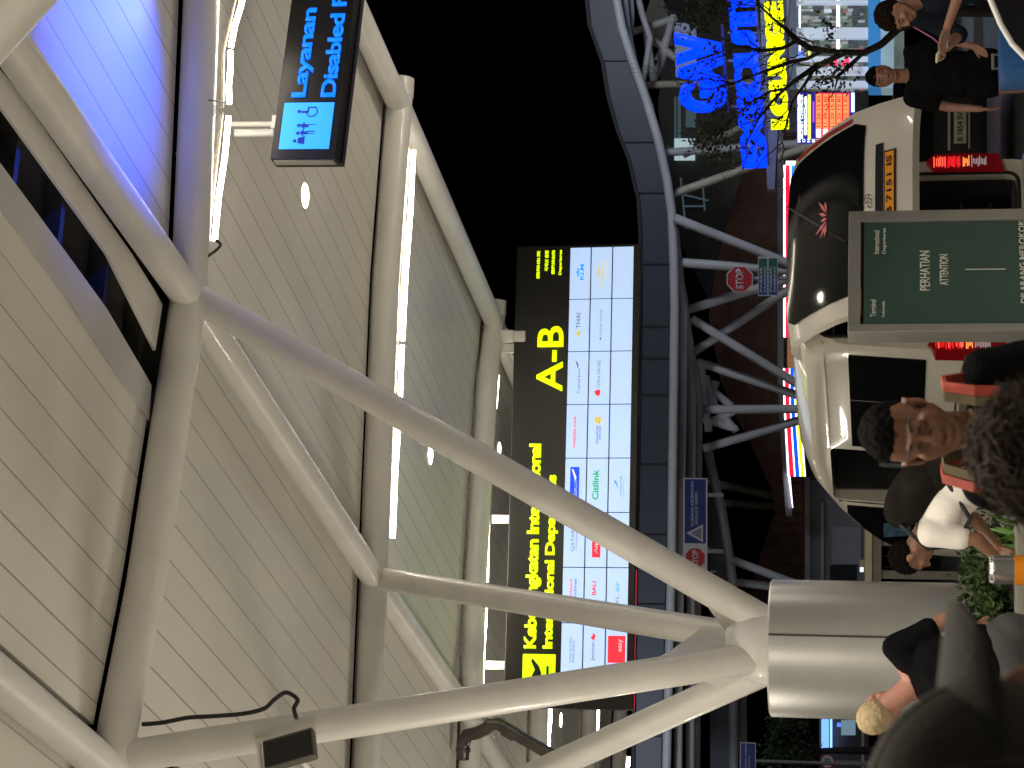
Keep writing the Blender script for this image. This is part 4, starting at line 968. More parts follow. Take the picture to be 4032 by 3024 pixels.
# dark car at the right lower corner
dc = thing('dark_car', 'glossy black car windscreen corner at the lower right edge', 'car', loc=(at(4000, 60, 8.5).x, 8.5, 0)); Di = Matrix.Translation((-at(4000, 60, 8.5).x, -8.5, 0))
slab([(3880, -200), (3895, -20), (3935, 90), (3985, 180), (4060, 260), (4300, 330), (4300, -200)], 8.5, .03, 'windscreen', BLACKG, dc, Di)
MB().path([at(3872, -120, 8.45), at(3897, -8, 8.45), at(3940, 95, 8.45), at(3985, 172, 8.45), at(4060, 250, 8.45), at(4250, 330, 8.45)], .012, 10).obj('pillar_trim', mat('trim_white', (.6, .6, .62), .3), dc, M=Di)
q = at(4300, 100, 8.5); MB().rb(q.x-.35, q.x+1.2, 8.45, 10, .14, q.z+.05, bev=.1).obj('body', BLACKG, dc, M=Di)

# ================================================================ bollard, planter, hedge
p = at(3895, 2242, 9.6); bl = thing('bollard', 'chrome bollard with an orange reflective band in front of the hedge', 'bollard', loc=(p.x, p.y, .13)); h = p.z-.13; r = .069
MB().lathe((0, 0, 0), [(r, .0), (r, h-.028), (r*.97, h-.02), (r*1.0, h-.015), (r*.93, h-.003), (r*.8, h), (.01, h)], 40).obj('post', CHROME, bl)
zo = at(3992, 2242, 9.6).z-.13; MB().lathe((0, 0, 0), [(r+.001, zo-.16), (r+.002, zo-.159), (r+.002, zo-.001), (r+.001, zo)], 40).obj('orange_band', mat('orange_band', (.65, .22, .01), .35), bl)
zr = at(3998, 2300, 11.9).z
pt = thing('planter', 'low grey planter wall holding the hedge around the clad column', 'planter', loc=(-1.6, 12.2, .13)); Pi = Matrix.Translation((1.6, -12.2, -.13))
MB().rb(-2.6, -.78, 11.85, 12.0, .13, zr-.05).rb(-.93, -.78, 12.0, 14.1, .13, zr-.05).obj('planter_wall', mat('planter_grey', (.05, .05, .052), .6), pt, M=Pi, smooth=False)
MB().rb(-2.62, -.76, 11.82, 12.03, zr-.05, zr, bev=.01).rb(-.95, -.76, 12.03, 14.1, zr-.05, zr, bev=.01).obj('planter_coping', mat('coping', (.26, .255, .22), .6, 0, .12, 5), pt, M=Pi, smooth=False)
MB().rb(-2.6, -.93, 12.03, 14.1, zr-.2, zr-.06).obj('soil', mat('soil', (.03, .022, .015), .9), pt, M=Pi, smooth=False)
def leafmat(name, c, e=0): return mat(name, c, .45, 0, .45, 9, spec=.4)
LEAF = leafmat('hedge_leaf', (.045, .08, .022)); DLEAF = leafmat('dark_leaf', (.035, .045, .022)); BARK = mat('bark', (.022, .016, .013), .8, 0, .3, 10, .4, 30)
def leaves(b, c, n, spread, size, rng, up=.2):
    for _ in range(n):
        p = Vector(c)+Vector((rng.gauss(0, spread[0]), rng.gauss(0, spread[1]), rng.gauss(0, spread[2])))
        d = Vector((rng.uniform(-1, 1), rng.uniform(-1, 1), rng.uniform(-.6, 1)+up)).normalized(); s = d.orthogonal().normalized(); s.rotate(Matrix.Rotation(rng.uniform(0, 6.3), 3, d)); l = size*rng.uniform(.6, 1.3); w = l*.28
        n_ = d.cross(s)
        v = [b.b.verts.new(q) for q in (p, p+d*l*.45+s*w+n_*w*.3, p+d*l, p+d*l*.45-s*w+n_*w*.3)]
        b.b.faces.new((v[0], v[1], v[2])); b.b.faces.new((v[0], v[2], v[3]))
rng = random.Random(3)
hg = MB()
for i in range(95):
    x = rng.uniform(-2.5, -.98) if i < 60 else rng.uniform(-1.45, -.98); y = rng.uniform(12.05, 12.3) if i < 60 else rng.uniform(12.3, 14); zt_ = zr+.10+.10*noise.noise(Vector((x*3, y*3, 0)))+rng.uniform(-.04, .05)
    leaves(hg, (x, y, zt_), 46, (.07, .05, .05), .058, rng, .5)
ho = hg.obj('hedge', LEAF, smooth=False); tag(ho, 'low green leafy hedge in the planter below the clad column', 'hedge')
sp = thing('snake_plant', 'spiky bright green leaves sticking up at the front of the hedge', 'plant', loc=(-.95, 12.05, zr-.1)); b = MB()
for i in range(26):
    a = rng.uniform(0, 6.28); l = rng.uniform(.16, .30); d = Vector((math.cos(a)*.45, math.sin(a)*.45, 1)).normalized(); s = Vector((-math.sin(a), math.cos(a), 0)); o = Vector((rng.uniform(-.12, .12), rng.uniform(-.06, .06), 0))
    v = [b.b.verts.new(q) for q in (o-s*.012, o+s*.012, o+d*l*.6+s*.016, o+d*l, o+d*l*.6-s*.016)]; b.b.faces.new(v)
b.obj('leaf_blades', leafmat('spike_leaf', (.12, .26, .04)), sp, smooth=False)

# ================================================================ trees
def limb(b, p0, p1, r0, r1, rng, wob=.06, n=6):
    pts = []; L_ = (p1-p0).length
    for i in range(n+1):
        t = i/n; w = wob*L_*math.sin(math.pi*t); pts.append(p0.lerp(p1, t)+Vector((rng.uniform(-w, w), rng.uniform(-w, w), rng.uniform(-w, w))))
    b.path(pts, [r0+(r1-r0)*i/n for i in range(n+1)], 8); return pts
def twigs(b, lf, p, d, l, r, depth, rng, leafn, leafs):
    e = p+d*l; pts = limb(b, p, e, r, r*.55, rng, .12, 4)
    if lf is not None and depth <= 1 and leafn: 
        for q in pts[1:]: leaves(lf, q, leafn, (.05, .05, .05), leafs, rng)
    if depth > 0:
        for _ in range(rng.choice((2, 3, 3))):
            dd = (d+Vector((rng.uniform(-.8, .8), rng.uniform(-.8, .8), rng.uniform(-.6, .7)))).normalized()
            twigs(b, lf, pts[rng.choice((2, 3, 4))], dd, l*rng.uniform(.55, .85), r*.5, depth-1, rng, leafn, leafs)
def P(x, y, D): return at(x, y, D)
DT = 23.
tr = thing('street_tree', 'sparse dark tree whose bare branches cross the blue and yellow letters', 'tree', loc=(P(3560, 60, DT).x, DT, 0)); Ti = Matrix.Translation((-P(3560, 60, DT).x, -DT, 0))
b = MB(); lf = MB(); rng = random.Random(11)
root = Vector((P(3560, 60, DT).x, DT, 0)); fork = P(3470, 175, DT)
pts = b.path([root, root+Vector((.03, 0, .9)), P(3540, 110, DT), fork, P(3400, 208, DT), P(3330, 205, DT)], [.08, .065, .05, .044, .038, .034], 10)
main = [([(3330, 205), (3270, 235), (3210, 265), (3140, 310), (3090, 350), (3040, 400), (2985, 470), (2940, 560)], .05),
        ([(3330, 205), (3260, 200), (3190, 190), (3140, 160), (3090, 110), (3040, 70), (2990, 20), (2960, -40)], .045),
        ([(3250, 195), (3180, 230), (3110, 245), (3040, 270), (2960, 300), (2880, 330), (2800, 350)], .035),
        ([(3210, 265), (3170, 330), (3120, 400), (3100, 470), (3080, 560)], .03),
        ([(3140, 160), (3080, 190), (3000, 200), (2900, 180), (2800, 130), (2740, 100)], .03),
        ([(3090, 350), (3030, 360), (2960, 400), (2880, 470), (2820, 540)], .024),
        ([(3400, 208), (3350, 255), (3300, 300), (3285, 360)], .03)]
for pl_, r0 in main:
    ps = [P(x, y, DT+rng.uniform(-.25, .25)) for x, y in pl_]; ps[0] = P(*pl_[0], DT)
    b.path(ps, [r0*.72*(1-.8*i/(len(ps)-1)) for i in range(len(ps))], 8)
    for i in range(1, len(ps)):
        for _ in range(2 if pl_[i][0] < 3130 else 1):
            d = ((ps[i]-ps[i-1]).normalized()+Vector((rng.uniform(-1, 1), rng.uniform(-1, 1), rng.uniform(-.5, .9)))).normalized()
            dens = 0 if rng.random() < .6 else 1
            twigs(b, lf, ps[i], d, rng.uniform(.25, .5), .008, 1 if rng.random() < .6 else 2, rng, dens, .05)
for cx_, cy_, n_, sx_, sz_ in ((2870, 590, 150, .09, .22), (2770, 40, 190, .12, .2), (2880, 430, 50, .05, .2), (2990, 480, 40, .05, .1), (3290, 290, 140, .09, .12), (3260, 120, 40, .06, .08), (2790, 520, 150, .10, .10), (2890, 200, 30, .04, .2)):
    leaves(lf, P(cx_, cy_, DT), n_, (sx_, .3, sz_), .07, rng)
b.obj('trunk', BARK, tr, M=Ti); lf.obj('crown', DLEAF, tr, M=Ti, smooth=False)
t2 = thing('dark_tree', 'bushy dark green tree beyond the clad column at the lower left', 'tree', loc=(at(3100, 2960, 44).x, 44, 0)); cc = at(3105, 2940, 44); Ti = Matrix.Translation((-cc.x, -44, 0))
b = MB(); lf = MB(); b.path([(cc.x, 44, 0), (cc.x+.1, 44, 1.8), (cc.x, 44.1, cc.z)], [.14, .1, .04], 10)
for i in range(16):
    a = rng.uniform(0, 6.28); e = cc+Vector((math.cos(a)*.8, math.sin(a)*.8, rng.uniform(-.3, .6))); limb(b, Vector((cc.x, 44, cc.z-.7)), e, .05, .012, rng)
for i in range(150):
    v = Vector((rng.uniform(-1, 1), rng.uniform(-1, 1), rng.uniform(-1, 1)))
    if v.length > 1: continue
    leaves(lf, cc+Vector((v.x*1.15, v.y*1.0, v.z*.55-.05)), 40, (.12, .12, .10), .10, rng)
b.obj('trunk', BARK, t2, M=Ti); lf.obj('crown', leafmat('bush_leaf', (.04, .06, .025)), t2, M=Ti, smooth=False)
# ================================================================ black car parked beyond the van
bc = at(3800, 498, 25); k = thing('black_car', 'glossy black car with a pale number plate, seen under the raised tailgate', 'car', M=Matrix.Translation((bc.x, 25, 0)))
prof = [(-.86, .35), (-.88, .75), (-.86, .98), (-.70, 1.42), (-.6, 1.5), (.6, 1.5), (.70, 1.42), (.86, .98), (.88, .75), (.86, .35)]
b = MB(); b.prism([(x, 0, z) for x, z in prof], (0, 4.2, 0)); bmesh.ops.bevel(b.b, geom=[e for e in b.b.edges], offset=.05, segments=2, affect='EDGES')
b.obj('body', BLACKG, k)
MB().prism([(-.62, -.004, 1.0), (-.55, -.004, 1.4), (.55, -.004, 1.4), (.62, -.004, 1.0)], (0, .02, 0)).obj('rear_window', GLASS, k, smooth=False)
pz = at(3780, 498, 25).z
npp = MB().rb(-.21, .21, -.02, 0, pz-.075, pz+.075).obj('number_plate', mat('plate_white', (.55, .52, .38), .5, 0, .15, 12), k, smooth=False)
letters('B 1854 SV', (-.18, .18, pz-.035, pz+.035), BLACK, npp, y=-.021, depth=.002, bold=.02, name='plate_lettering')
MB().rb(-.3, .3, -.05, 0, pz+.12, pz+.15).rb(-.28, .28, -.03, 0, pz-.12, pz-.1).obj('chrome_trim', CHROME, k, smooth=False)
for s in (-1, 1):
    MB().rb(s*.62, s*.84, -.01, .05, .95, 1.08, bev=.02).obj('tail_light', mat('dull_red', (.2, .01, .01), .2), k); MB().lathe((0, 0, 0), [(.2, -.1), (.33, -.08), (.33, .08), (.2, .1)], 24).obj('wheel', RUBBER, k, M=Matrix.Translation((s*.78, .7, .33)) @ Matrix.Rotation(rad(90), 4, 'Y'))

# ================================================================ people
V = Vector
def head_blobs(b, T, ear=True):
    """T maps head space (y forward, z up, centre of head) to the figure"""
    R = T.to_3x3(); s = R.col[0].length; Rn = R.normalized()
    def E(c, r): b.ell(T @ V(c), tuple(q*s for q in r), Rn, 20)
    def K(p, q, r0, r1): b.cap(T @ V(p), T @ V(q), r0*s, r1*s, 12)
    E((0, -.014, .032), (.075, .096, .086)); E((0, .014, -.028), (.063, .078, .086)); E((0, .050, -.090), (.030, .032, .024))
    for x in (-1, 1):
        K((x*.054, .0, -.045), (x*.022, .056, -.090), .021, .018); E((x*.037, .060, -.020), (.024, .026, .022))
        E((x*.031, .079, .007), (.0135, .010, .0075)); E((x*.012, .098, -.031), (.009, .010, .007))
        if ear: E((x*.077, -.008, -.008), (.009, .018, .031)); K((x*.080, .004, .012), (x*.084, -.014, .018), .006, .006)
    K((-.034, .083, .021), (.034, .083, .021), .011, .011); K((0, .086, .018), (0, .110, -.027), .008, .0125)
    K((-.019, .084, -.055), (.019, .084, -.055), .006, .006); K((-.016, .084, -.064), (.016, .084, -.064), .0075, .0075)
def hair_mesh(T, m, parent, M, front=.060, side=.005, back=-.06, lift=1.07, rough=.006, seed=1, strands=0, slen=.05, name='hair', nz=30):
    b = MB(); g = bmesh.ops.create_uvsphere(b.b, u_segments=120, v_segments=110, radius=1)['verts']; c = V((0, -.014, .032)); r = V((.075, .096, .086))
    for v in g:
        d = v.co.copy()
        yy = d.y; line = (front if yy > .35 else side+(front-side)*max(0, (yy+.1)/.45) if yy > -.1 else side+(back-side)*min(1, (-yy-.1)/.5))
        line += .0022*noise.noise(V((d.x*6, d.y*6, seed)))
        pz_ = c.z+d.z*r.z*(lift+.04); kk = max(0., min(1., (pz_-line)/.045)); kk = kk*kk*(3-2*kk); lf_ = 1.025+(lift-1.025)*kk
        p = V((c.x+d.x*r.x*lf_, c.y+d.y*r.y*lf_, c.z+d.z*r.z*(1.03+(lift+.03-1.03)*kk)))
        n_ = noise.noise(d*5+V((seed, 0, 0)))*rough*1.5+noise.noise(d*nz*.5+V((0, seed, 0)))*rough*.7+noise.noise(V((d.x*nz*1.4, d.y*5, d.z*5)))*rough*.6
        p += d*n_
        if p.z < line: k_ = min(1, (line-p.z)/.007); p = c.lerp(p, 1-.22*k_)
        v.co = T @ p
    rng_ = random.Random(seed)
    for _ in range(strands):
        d = V((rng_.gauss(0, 1), rng_.gauss(-.2, 1), abs(rng_.gauss(.3, .8)))).normalized(); p = V((c.x+d.x*r.x*lift, c.y+d.y*r.y*lift, c.z+d.z*r.z*(lift+.05)))
        if p.z < front*.6: continue
        t = d.cross(V((rng_.uniform(-1, 1), rng_.uniform(-1, 1), rng_.uniform(-1, 1)))).normalized(); w = .0022; l = slen*rng_.uniform(.5, 1.2); s_ = d.cross(t)*w
        q = [p, p+d*l*.25+t*l*.4, p+d*l*.28+t*l*.8-V((0, 0, l*.15))]
        vs = [b.b.verts.new(T @ z) for z in (q[0]-s_, q[0]+s_, q[1]+s_, q[1]-s_, q[2])]
        b.b.faces.new(vs[:4]); b.b.faces.new((vs[3], vs[2], vs[4]))
    return b.obj(name, m, parent, M=M)
def hand(b, w, d, n, side, curl=.5, s=1.):
    """wrist w, finger direction d, palm normal n"""
    d = V(d).normalized(); n = V(n).normalized(); t = d.cross(n).normalized()*side
    pc = w+d*.045*s; R = Matrix((t, d, n)).transposed(); b.ell(pc, (.040*s, .048*s, .015*s), R, 14)
    for i, (o, l) in enumerate(((-.030, .062), (-.010, .074), (.011, .080), (.031, .070))):
        p = w+d*.082*s+t*o*s; a = curl*(.5+.12*i)
        d1 = (d*math.cos(a)+n*math.sin(a)); d2 = (d*math.cos(a*2)+n*math.sin(a*2)); q = p+d1*l*.5*s; r_ = q+d2*l*.5*s
        b.cap(p-d*.02*s, q, .0095*s, .0085*s, 8); b.cap(q, r_, .0085*s, .0072*s, 8)
    p = w+d*.03*s+t*.034*s; q = p+(t*.7+d*.6+n*.2).normalized()*.034*s; b.cap(w+d*.015*s+t*.02*s, q, .013*s, .0105*s, 8); b.cap(q, q+(d*.9+t*.3+n*.3*curl).normalized()*.028*s, .0105*s, .008*s, 8)
DEF = dict(pelvis=(0, 0, .95), neck=(0, 0, 1.43), head=(0, .03, 1.595), shL=(-.175, 0, 1.375), shR=(.175, 0, 1.375), elL=(-.235, -.02, 1.10), elR=(.235, -.02, 1.10), wrL=(-.225, .10, .87), wrR=(.225, .10, .87),
           hiL=(-.09, 0, .90), hiR=(.09, 0, .90), knL=(-.10, .03, .50), knR=(.10, .03, .50), anL=(-.10, -.01, .08), anR=(.10, -.01, .08))
def person(label, M, J, skin, shirt, pants, shoe, hair=None, hR=None, vox=.008, sleeve=.62, short=False, hands=None, lips=False, fat=1., hscale=1., hairkw=None, longarm=False, eyes=True):
    j = {k: V(v) for k, v in DEF.items()}; j.update({k: V(v) for k, v in J.items()})
    t = thing('person', label, 'person', M=M)
    hT = Matrix.Translation(j['head']) @ (hR.to_4x4() if hR is not None else Matrix()) @ Matrix.Scale(hscale, 4)
    ax = (j['neck']-j['pelvis']).normalized(); rx = (j['shR']-j['shL']).normalized(); fy = ax.cross(rx).normalized(); rx = fy.cross(ax); TR = Matrix((rx, fy, ax)).transposed()
    LEN = (j['neck']-j['pelvis']).length
    b = MB(); head_blobs(b, hT)
    b.cap(j['neck']-ax*.05, hT @ V((0, -.02, -.05)), .056, .054)
    b.ell(j['neck']-ax*.2, (.15, .095, .17), TR); b.ell(j['pelvis']+ax*.14, (.135, .095, .18), TR); b.ell(j['pelvis'], (.15, .10, .12), TR)
    for s in 'LR':
        b.cap(j['neck']-ax*.07, j['sh'+s], .055, .052); b.cap(j['sh'+s], j['el'+s], .048, .038); b.cap(j['el'+s], j['wr'+s], .038, .026)
        hd, hn, cu = (hands or {}).get(s, ((j['wr'+s]-j['el'+s]), fy if s == 'L' else fy, .5)); hand(b, j['wr'+s], hd, hn, -1 if s == 'L' else 1, cu)
        b.cap(j['pelvis'], j['hi'+s], .1, .095); b.cap(j['hi'+s], j['kn'+s], .085, .055); b.cap(j['kn'+s], j['kn'+s].lerp(j['an'+s], .35), .055, .056); b.cap(j['kn'+s].lerp(j['an'+s], .35), j['an'+s], .056, .038)
        b.cap(j['an'+s]-V((0, .03, .03)), j['an'+s]+V((0, .13, -.045)), .036, .03)
    body = b.obj('body', skin, t); baked(body, [('REMESH', dict(mode='VOXEL', voxel_size=vox)), ('SMOOTH', dict(factor=.5, iterations=3))])
    if not body.data.materials: body.data.materials.append(skin)
    f = fat; b = MB()
    b.ell(j['neck']-ax*.19, (.175*f, .118*f, .175), TR); b.ell(j['pelvis']+ax*LEN*.42, (.160*f, .120*f, .20), TR); b.ell(j['pelvis']+ax*.07, (.166*f, .125*f, .14), TR)
    b.cap(j['neck']-ax*.075-rx*.03, j['neck']-ax*.075+rx*.03, .064, .064)
    for s in 'LR':
        b.cap(j['neck']-ax*.09, j['sh'+s], .062*f, .064*f); e = j['sh'+s].lerp(j['el'+s], min(1, sleeve)); b.cap(j['sh'+s], e, .064*f, .056*f)
        if longarm: b.cap(j['el'+s], j['wr'+s], .05, .036)
    so = b.obj('shirt', shirt, t); baked(so, [('REMESH', dict(mode='VOXEL', voxel_size=.012)), ('SMOOTH', dict(factor=.5, iterations=4))])
    for v in so.data.vertices:
        c = v.co; v.co = c+V((noise.noise(c*7), noise.noise(c*7+V((9, 0, 0))), 0))*.010+V((0, noise.noise(V((c.x*16, c.y*16, c.z*7))), 0))*.006
    b = MB(); b.ell(j['pelvis']-ax*.02, (.158*f, .118*f, .12), TR)
    for s in 'LR':
        b.cap(j['pelvis']-V((0, 0, .02)), j['hi'+s], .112, .108)
        if short: b.cap(j['hi'+s], j['hi'+s].lerp(j['kn'+s], .28), .105, .10)
        else: b.cap(j['hi'+s], j['kn'+s], .1, .072); b.cap(j['kn'+s], j['an'+s]+V((0, 0, .02)), .072, .06)
    po_ = b.obj('trousers' if not short else 'shorts', pants, t); baked(po_, [('REMESH', dict(mode='VOXEL', voxel_size=.014)), ('SMOOTH', dict(factor=.5, iterations=3))])
    for s in 'LR':
        a = j['an'+s]; MB().cap(a+V((0, -.045, -.045)), a+V((0, .15, -.05)), .045, .037).box(a+V((0, .05, -.078)), (.09, .27, .02), bev=.008).obj('shoe', shoe, t)
    if hair is not None: hair_mesh(hT, hair, t, None, **(hairkw or {}))
    if eyes:
        DKI = mat('eye_dark', (.015, .01, .01), .4, var=0); 
        for x in (-1, 1):
            eb = MB(); ee = MB()
            eb.path([hT @ V((x*(.014+.012*i), .0915-.0016*i*i, .0265+.0035*math.sin(i*.9))) for i in range(4)], [.0034, .0042, .0042, .0034], 8)
            ee.path([hT @ V((x*(.018+.0085*i), .0885-.0010*i*i, .0035-.0012*abs(i-1.5))) for i in range(4)], [.0016, .0026, .0024, .0015], 8)
            eb.obj('eyebrow', DKI, t); ee.obj('eyelashes', DKI, t)
    if lips:
        b = MB(); b.path([hT @ V((x, .0905-.9*x*x*12, -.0600-.0015*math.cos(x*150))) for x in (-.022, -.014, -.006, 0, .006, .014, .022)], [.0015, .0042, .0048, .0042, .0048, .0042, .0015], 8); b.obj('lips', mat('lip_brown', (.15, .055, .04), .5, var=.05), t)
    return t, j, hT
def skinm(n, c): return mat(n, c, .5, 0, .10, 14, .12, 90)
BLK = mat('black_cotton', (.008, .008, .009), .9, 0, .25, 9, .3, 120, spec=.02); NAVY = mat('navy_cotton', (.014, .018, .028), .9, 0, .25, 9, .3, 120, spec=.02); GRYP = mat('grey_trousers', (.05, .05, .055), .85)
SHOE = mat('shoe_dark', (.02, .02, .02), .6); HBLK = mat('hair_black', (.006, .005, .005), .7, 0, .3, 40, .2, 90, spec=.03); HBRN = mat('hair_brown', (.05, .034, .024), .8, 0, .5, 14, .5, 60, spec=.25); HFAIR = mat('hair_fair', (.42, .33, .20), .7, 0, .25, 60, .3, 120, spec=.2)
SK1 = skinm('skin_brown', (.22, .105, .065)); SK2 = skinm('skin_tan', (.30, .15, .10)); SK3 = skinm('skin_pink', (.42, .20, .15))
RX, RY, RZ = (lambda a: Matrix.Rotation(rad(a), 3, 'X')), (lambda a: Matrix.Rotation(rad(a), 3, 'Y')), (lambda a: Matrix.Rotation(rad(a), 3, 'Z'))
def place(hp, yaw, S, J=None):
    """matrix so that the head joint of a figure scaled by S lands at hp"""
    h = V((J or {}).get('head', DEF['head'])); R = Matrix.Rotation(rad(yaw), 4, 'Z') @ Matrix.Scale(S, 4); o = R @ h
    return Matrix.Translation((hp.x-o.x, hp.y-o.y, hp.z-o.z)) @ R
# 1 man with backpack looking down
J = dict(head=(0, .05, 1.585)); hp = at(3590, 1702, 5.0); S = (hp.z-.13)/1.585
p1, j1, h1 = person('man in a black T-shirt with a red-strapped backpack, looking down before the white van', place(hp, 168, S, J), J, SK1, BLK, GRYP, SHOE, HBLK, RZ(4) @ RX(-15), vox=.0045, lips=True,
       hairkw=dict(front=.066, side=.02, back=-.05, lift=1.09, rough=.0028, seed=5, nz=40), fat=1.06, hscale=1.04/S*.96)
BAG = mat('backpack_dark', (.022, .016, .013), .8, 0, .4, 12, .4, 60, spec=.05); STR = mat('strap_red', (.42, .05, .03), .7, 0, .2, 20); OLV = mat('strap_olive', (.13, .10, .05), .8)
bp_ = thing('backpack', 'dark backpack with red and olive shoulder straps worn by the man looking down', 'backpack', M=p1.matrix_world.copy() if False else place(hp, 168, S, J))
MB().box((0.02, -.25, 1.16), (.40, .22, .56), bev=.08).obj('main_bag', BAG, bp_); MB().box((.02, -.37, 1.04), (.26, .07, .26), bev=.03).obj('front_pocket', BAG, bp_)
for s in (-1, 1):
    q = [(s*.115, -.14, 1.38), (s*.12, -.05, 1.478), (s*.125, .045, 1.475), (s*.13, .115, 1.40), (s*.135, .15, 1.28), (s*.15, .12, 1.12), (s*.17, -.05, 1.02)]
    def ribbon(off, w, nm, m, up):
        b = MB(); L_ = []
        for i, p in enumerate(q):
            a = V(q[max(0, i-1)]); c = V(q[min(len(q)-1, i+1)]); d = (c-a).normalized(); n = V((1, 0, 0)); nn = d.cross(n).normalized()
            if nn.y < 0 and nn.z < 0: nn = -nn
            if (V(p)-V((0, 0, 1.2))).dot(nn) < 0: nn = -nn
            o = V(p)+V((off, 0, 0))+nn*up; L_.append([b.b.verts.new(o-n*w), b.b.verts.new(o+n*w), b.b.verts.new(o+n*w+nn*.012), b.b.verts.new(o-n*w+nn*.012)])
        for r0, r1 in zip(L_, L_[1:]):
            for k_ in range(4): b.b.faces.new((r0[k_], r0[(k_+1) % 4], r1[(k_+1) % 4], r1[k_]))
        b.b.faces.new(L_[0]); b.b.faces.new(L_[-1]); return b.obj(nm, m, bp_, smooth=False)
    ribbon(s*.012, .014, 'red_strap', STR, .012); ribbon(-s*.018, .014, 'olive_strap', OLV, .008)
    MB().box((s*.145, .155, 1.33), (.05, .02, .025), bev=.006).obj('strap_buckle', BLACK, bp_)
# 2 tousled hair in the foreground
hp = at(4185, 1800, 2.95); J = dict(head=(0, .03, 1.595)); S = (hp.z-.13)/1.595
person('person seen only as blurred tousled brown hair at the lower edge', place(hp, 40, S, J), J, SK2, mat('brown_jacket', (.06, .045, .035), .8), GRYP, SHOE, HBRN, RX(-6), vox=.008, sleeve=1, longarm=True,
       hairkw=dict(front=.03, side=-.04, back=-.09, lift=1.13, rough=.014, seed=9, strands=2600, slen=.10, nz=26), hscale=1.12, eyes=False)
# 3 cap
hp = at(3900, 3150, 1.75); S = (hp.z-.13)/1.595
capR = RY(-3) @ RX(0)
yaw3 = -90
J = dict(head=(0, .03, 1.595), elR=(.22, .1, 1.12), elL=(-.22, .1, 1.12), wrR=(.10, .32, 1.18), wrL=(-.10, .32, 1.18))
hR3 = RX(-2) @ RY(20)
p3, j3, h3 = person('person in a grey peaked cap in profile, large and blurred at the lower left corner', place(hp, yaw3, S, J), J, SK3, mat('dark_jacket', (.012, .011, .011), .9, spec=.1), GRYP, SHOE, None, hR3, vox=.007, sleeve=1, longarm=True,
       hairkw=dict(front=.03, side=-.02, back=-.07, seed=3, rough=.004), hscale=.97/S)
capo = thing('peaked_cap', 'grey peaked cap with curved brim worn by the blurred person at lower left', 'cap', M=place(hp, yaw3, S, J)); CAPM = mat('cap_grey', (.038, .036, .032), .85, 0, .15, 20, .3, 150); CAPB = mat('cap_brown', (.10, .065, .05), .85, 0, .15, 20, .3, 150)
b = MB(); g = bmesh.ops.create_uvsphere(b.b, u_segments=48, v_segments=32, radius=1)['verts']
bmesh.ops.delete(b.b, geom=[v for v in g if v.co.z < -.25], context='VERTS')
for v in b.b.verts: v.co = h3 @ V((v.co.x*.090, -.006+v.co.y*.116, -.002+v.co.z*.118))
b.obj('crown', CAPM, capo)
b = MB(); rows = []
for i in range(9):
    f_ = i/8; row = []
    for k_ in range(17):
        a = -1+2*k_/16; x = a*.076*(1-.10*f_*f_); y0 = .100*math.sqrt(max(0, 1-(a*.80)**2)); L_ = .078*(1-abs(a)**3.2*.75); row.append(b.b.verts.new(h3 @ V((x, y0+L_*f_, .046-.026*a*a-.004*f_))))
    rows.append(row)
for i in range(8):
    for k_ in range(16): b.b.faces.new((rows[i][k_], rows[i][k_+1], rows[i+1][k_+1], rows[i+1][k_]))
r_ = bmesh.ops.extrude_face_region(b.b, geom=b.b.faces[:])
for v in [x for x in r_['geom'] if isinstance(x, bmesh.types.BMVert)]: v.co += (h3.to_3x3() @ V((0, 0, -.004)))
b.obj('brim', CAPM, capo)
b = MB()
for a in range(6):
    an = rad(a*60+30); b.path([h3 @ V((math.cos(an)*math.cos(t)*.0905, -.006+math.sin(an)*math.cos(t)*.1165, -.002+math.sin(t)*.1185)) for t in [i*math.pi/2/10 for i in range(11)]], .0012, 6)
b.ell(h3 @ V((0, -.006, .117)), (.008, .008, .004)); b.obj('crown_seam', CAPB, capo)
# 4 fair-haired man leaning
J = dict(pelvis=(0, 0, .95), neck=(-.16, .05, 1.38), head=(-.27, .08, 1.485), shL=(-.28, .05, 1.22), shR=(.02, .0, 1.42), elL=(-.32, .22, 1.05), elR=(.16, .06, 1.18), wrL=(-.22, .40, 1.0), wrR=(.14, .28, 1.05))
hp = at(3470, 2800, 9.0); S = (hp.z-.13)/1.49
person('fair-haired man in a black T-shirt leaning left in front of the clad column', place(hp, 10, S, J), J, SK3, BLK, GRYP, SHOE, HFAIR, RY(-42) @ RX(-12), hscale=1.0, hairkw=dict(front=.05, side=-.02, back=-.06, lift=1.07, rough=.0022, seed=2, nz=50), fat=1.0)
# 5 bending person in white shirt
J = dict(pelvis=(0, -.22, .93), neck=(0, .16, 1.24), head=(0, .31, 1.30), shL=(-.17, .14, 1.2), shR=(.17, .14, 1.2), elL=(-.2, .16, .96), elR=(.2, .16, .96), wrL=(-.14, .30, .84), wrR=(.14, .30, .84), hiL=(-.09, -.20, .88), hiR=(.09, -.20, .88))
hp = at(3590, 2185, 10.8); S = (hp.z-.13)/1.30; M5 = place(hp, 78, S, J)
person('person in a white T-shirt bending down beside the van nose, dark bag on back', M5, J, SK1, mat('white_cotton', (.84, .80, .77), .85, 0, .05, 6, .2, 90), BLK, SHOE, HBLK, RX(-48), hairkw=dict(front=.045, side=-.01, back=-.07, seed=8, strands=300, slen=.02), fat=1.18, hscale=.95)
sg = thing('shoulder_bag', 'dark shoulder bag on the back of the bending person in white', 'bag', M=M5)
MB().ell((0, -.06, 1.27), (.19, .25, .13), Matrix.Rotation(rad(36), 3, 'X')).ell((0, -.16, 1.17), (.17, .17, .12), Matrix.Rotation(rad(36), 3, 'X')).obj('bag', mat('bag_grey', (.016, .014, .012), .8, 0, .3, 10, spec=.03), sg)
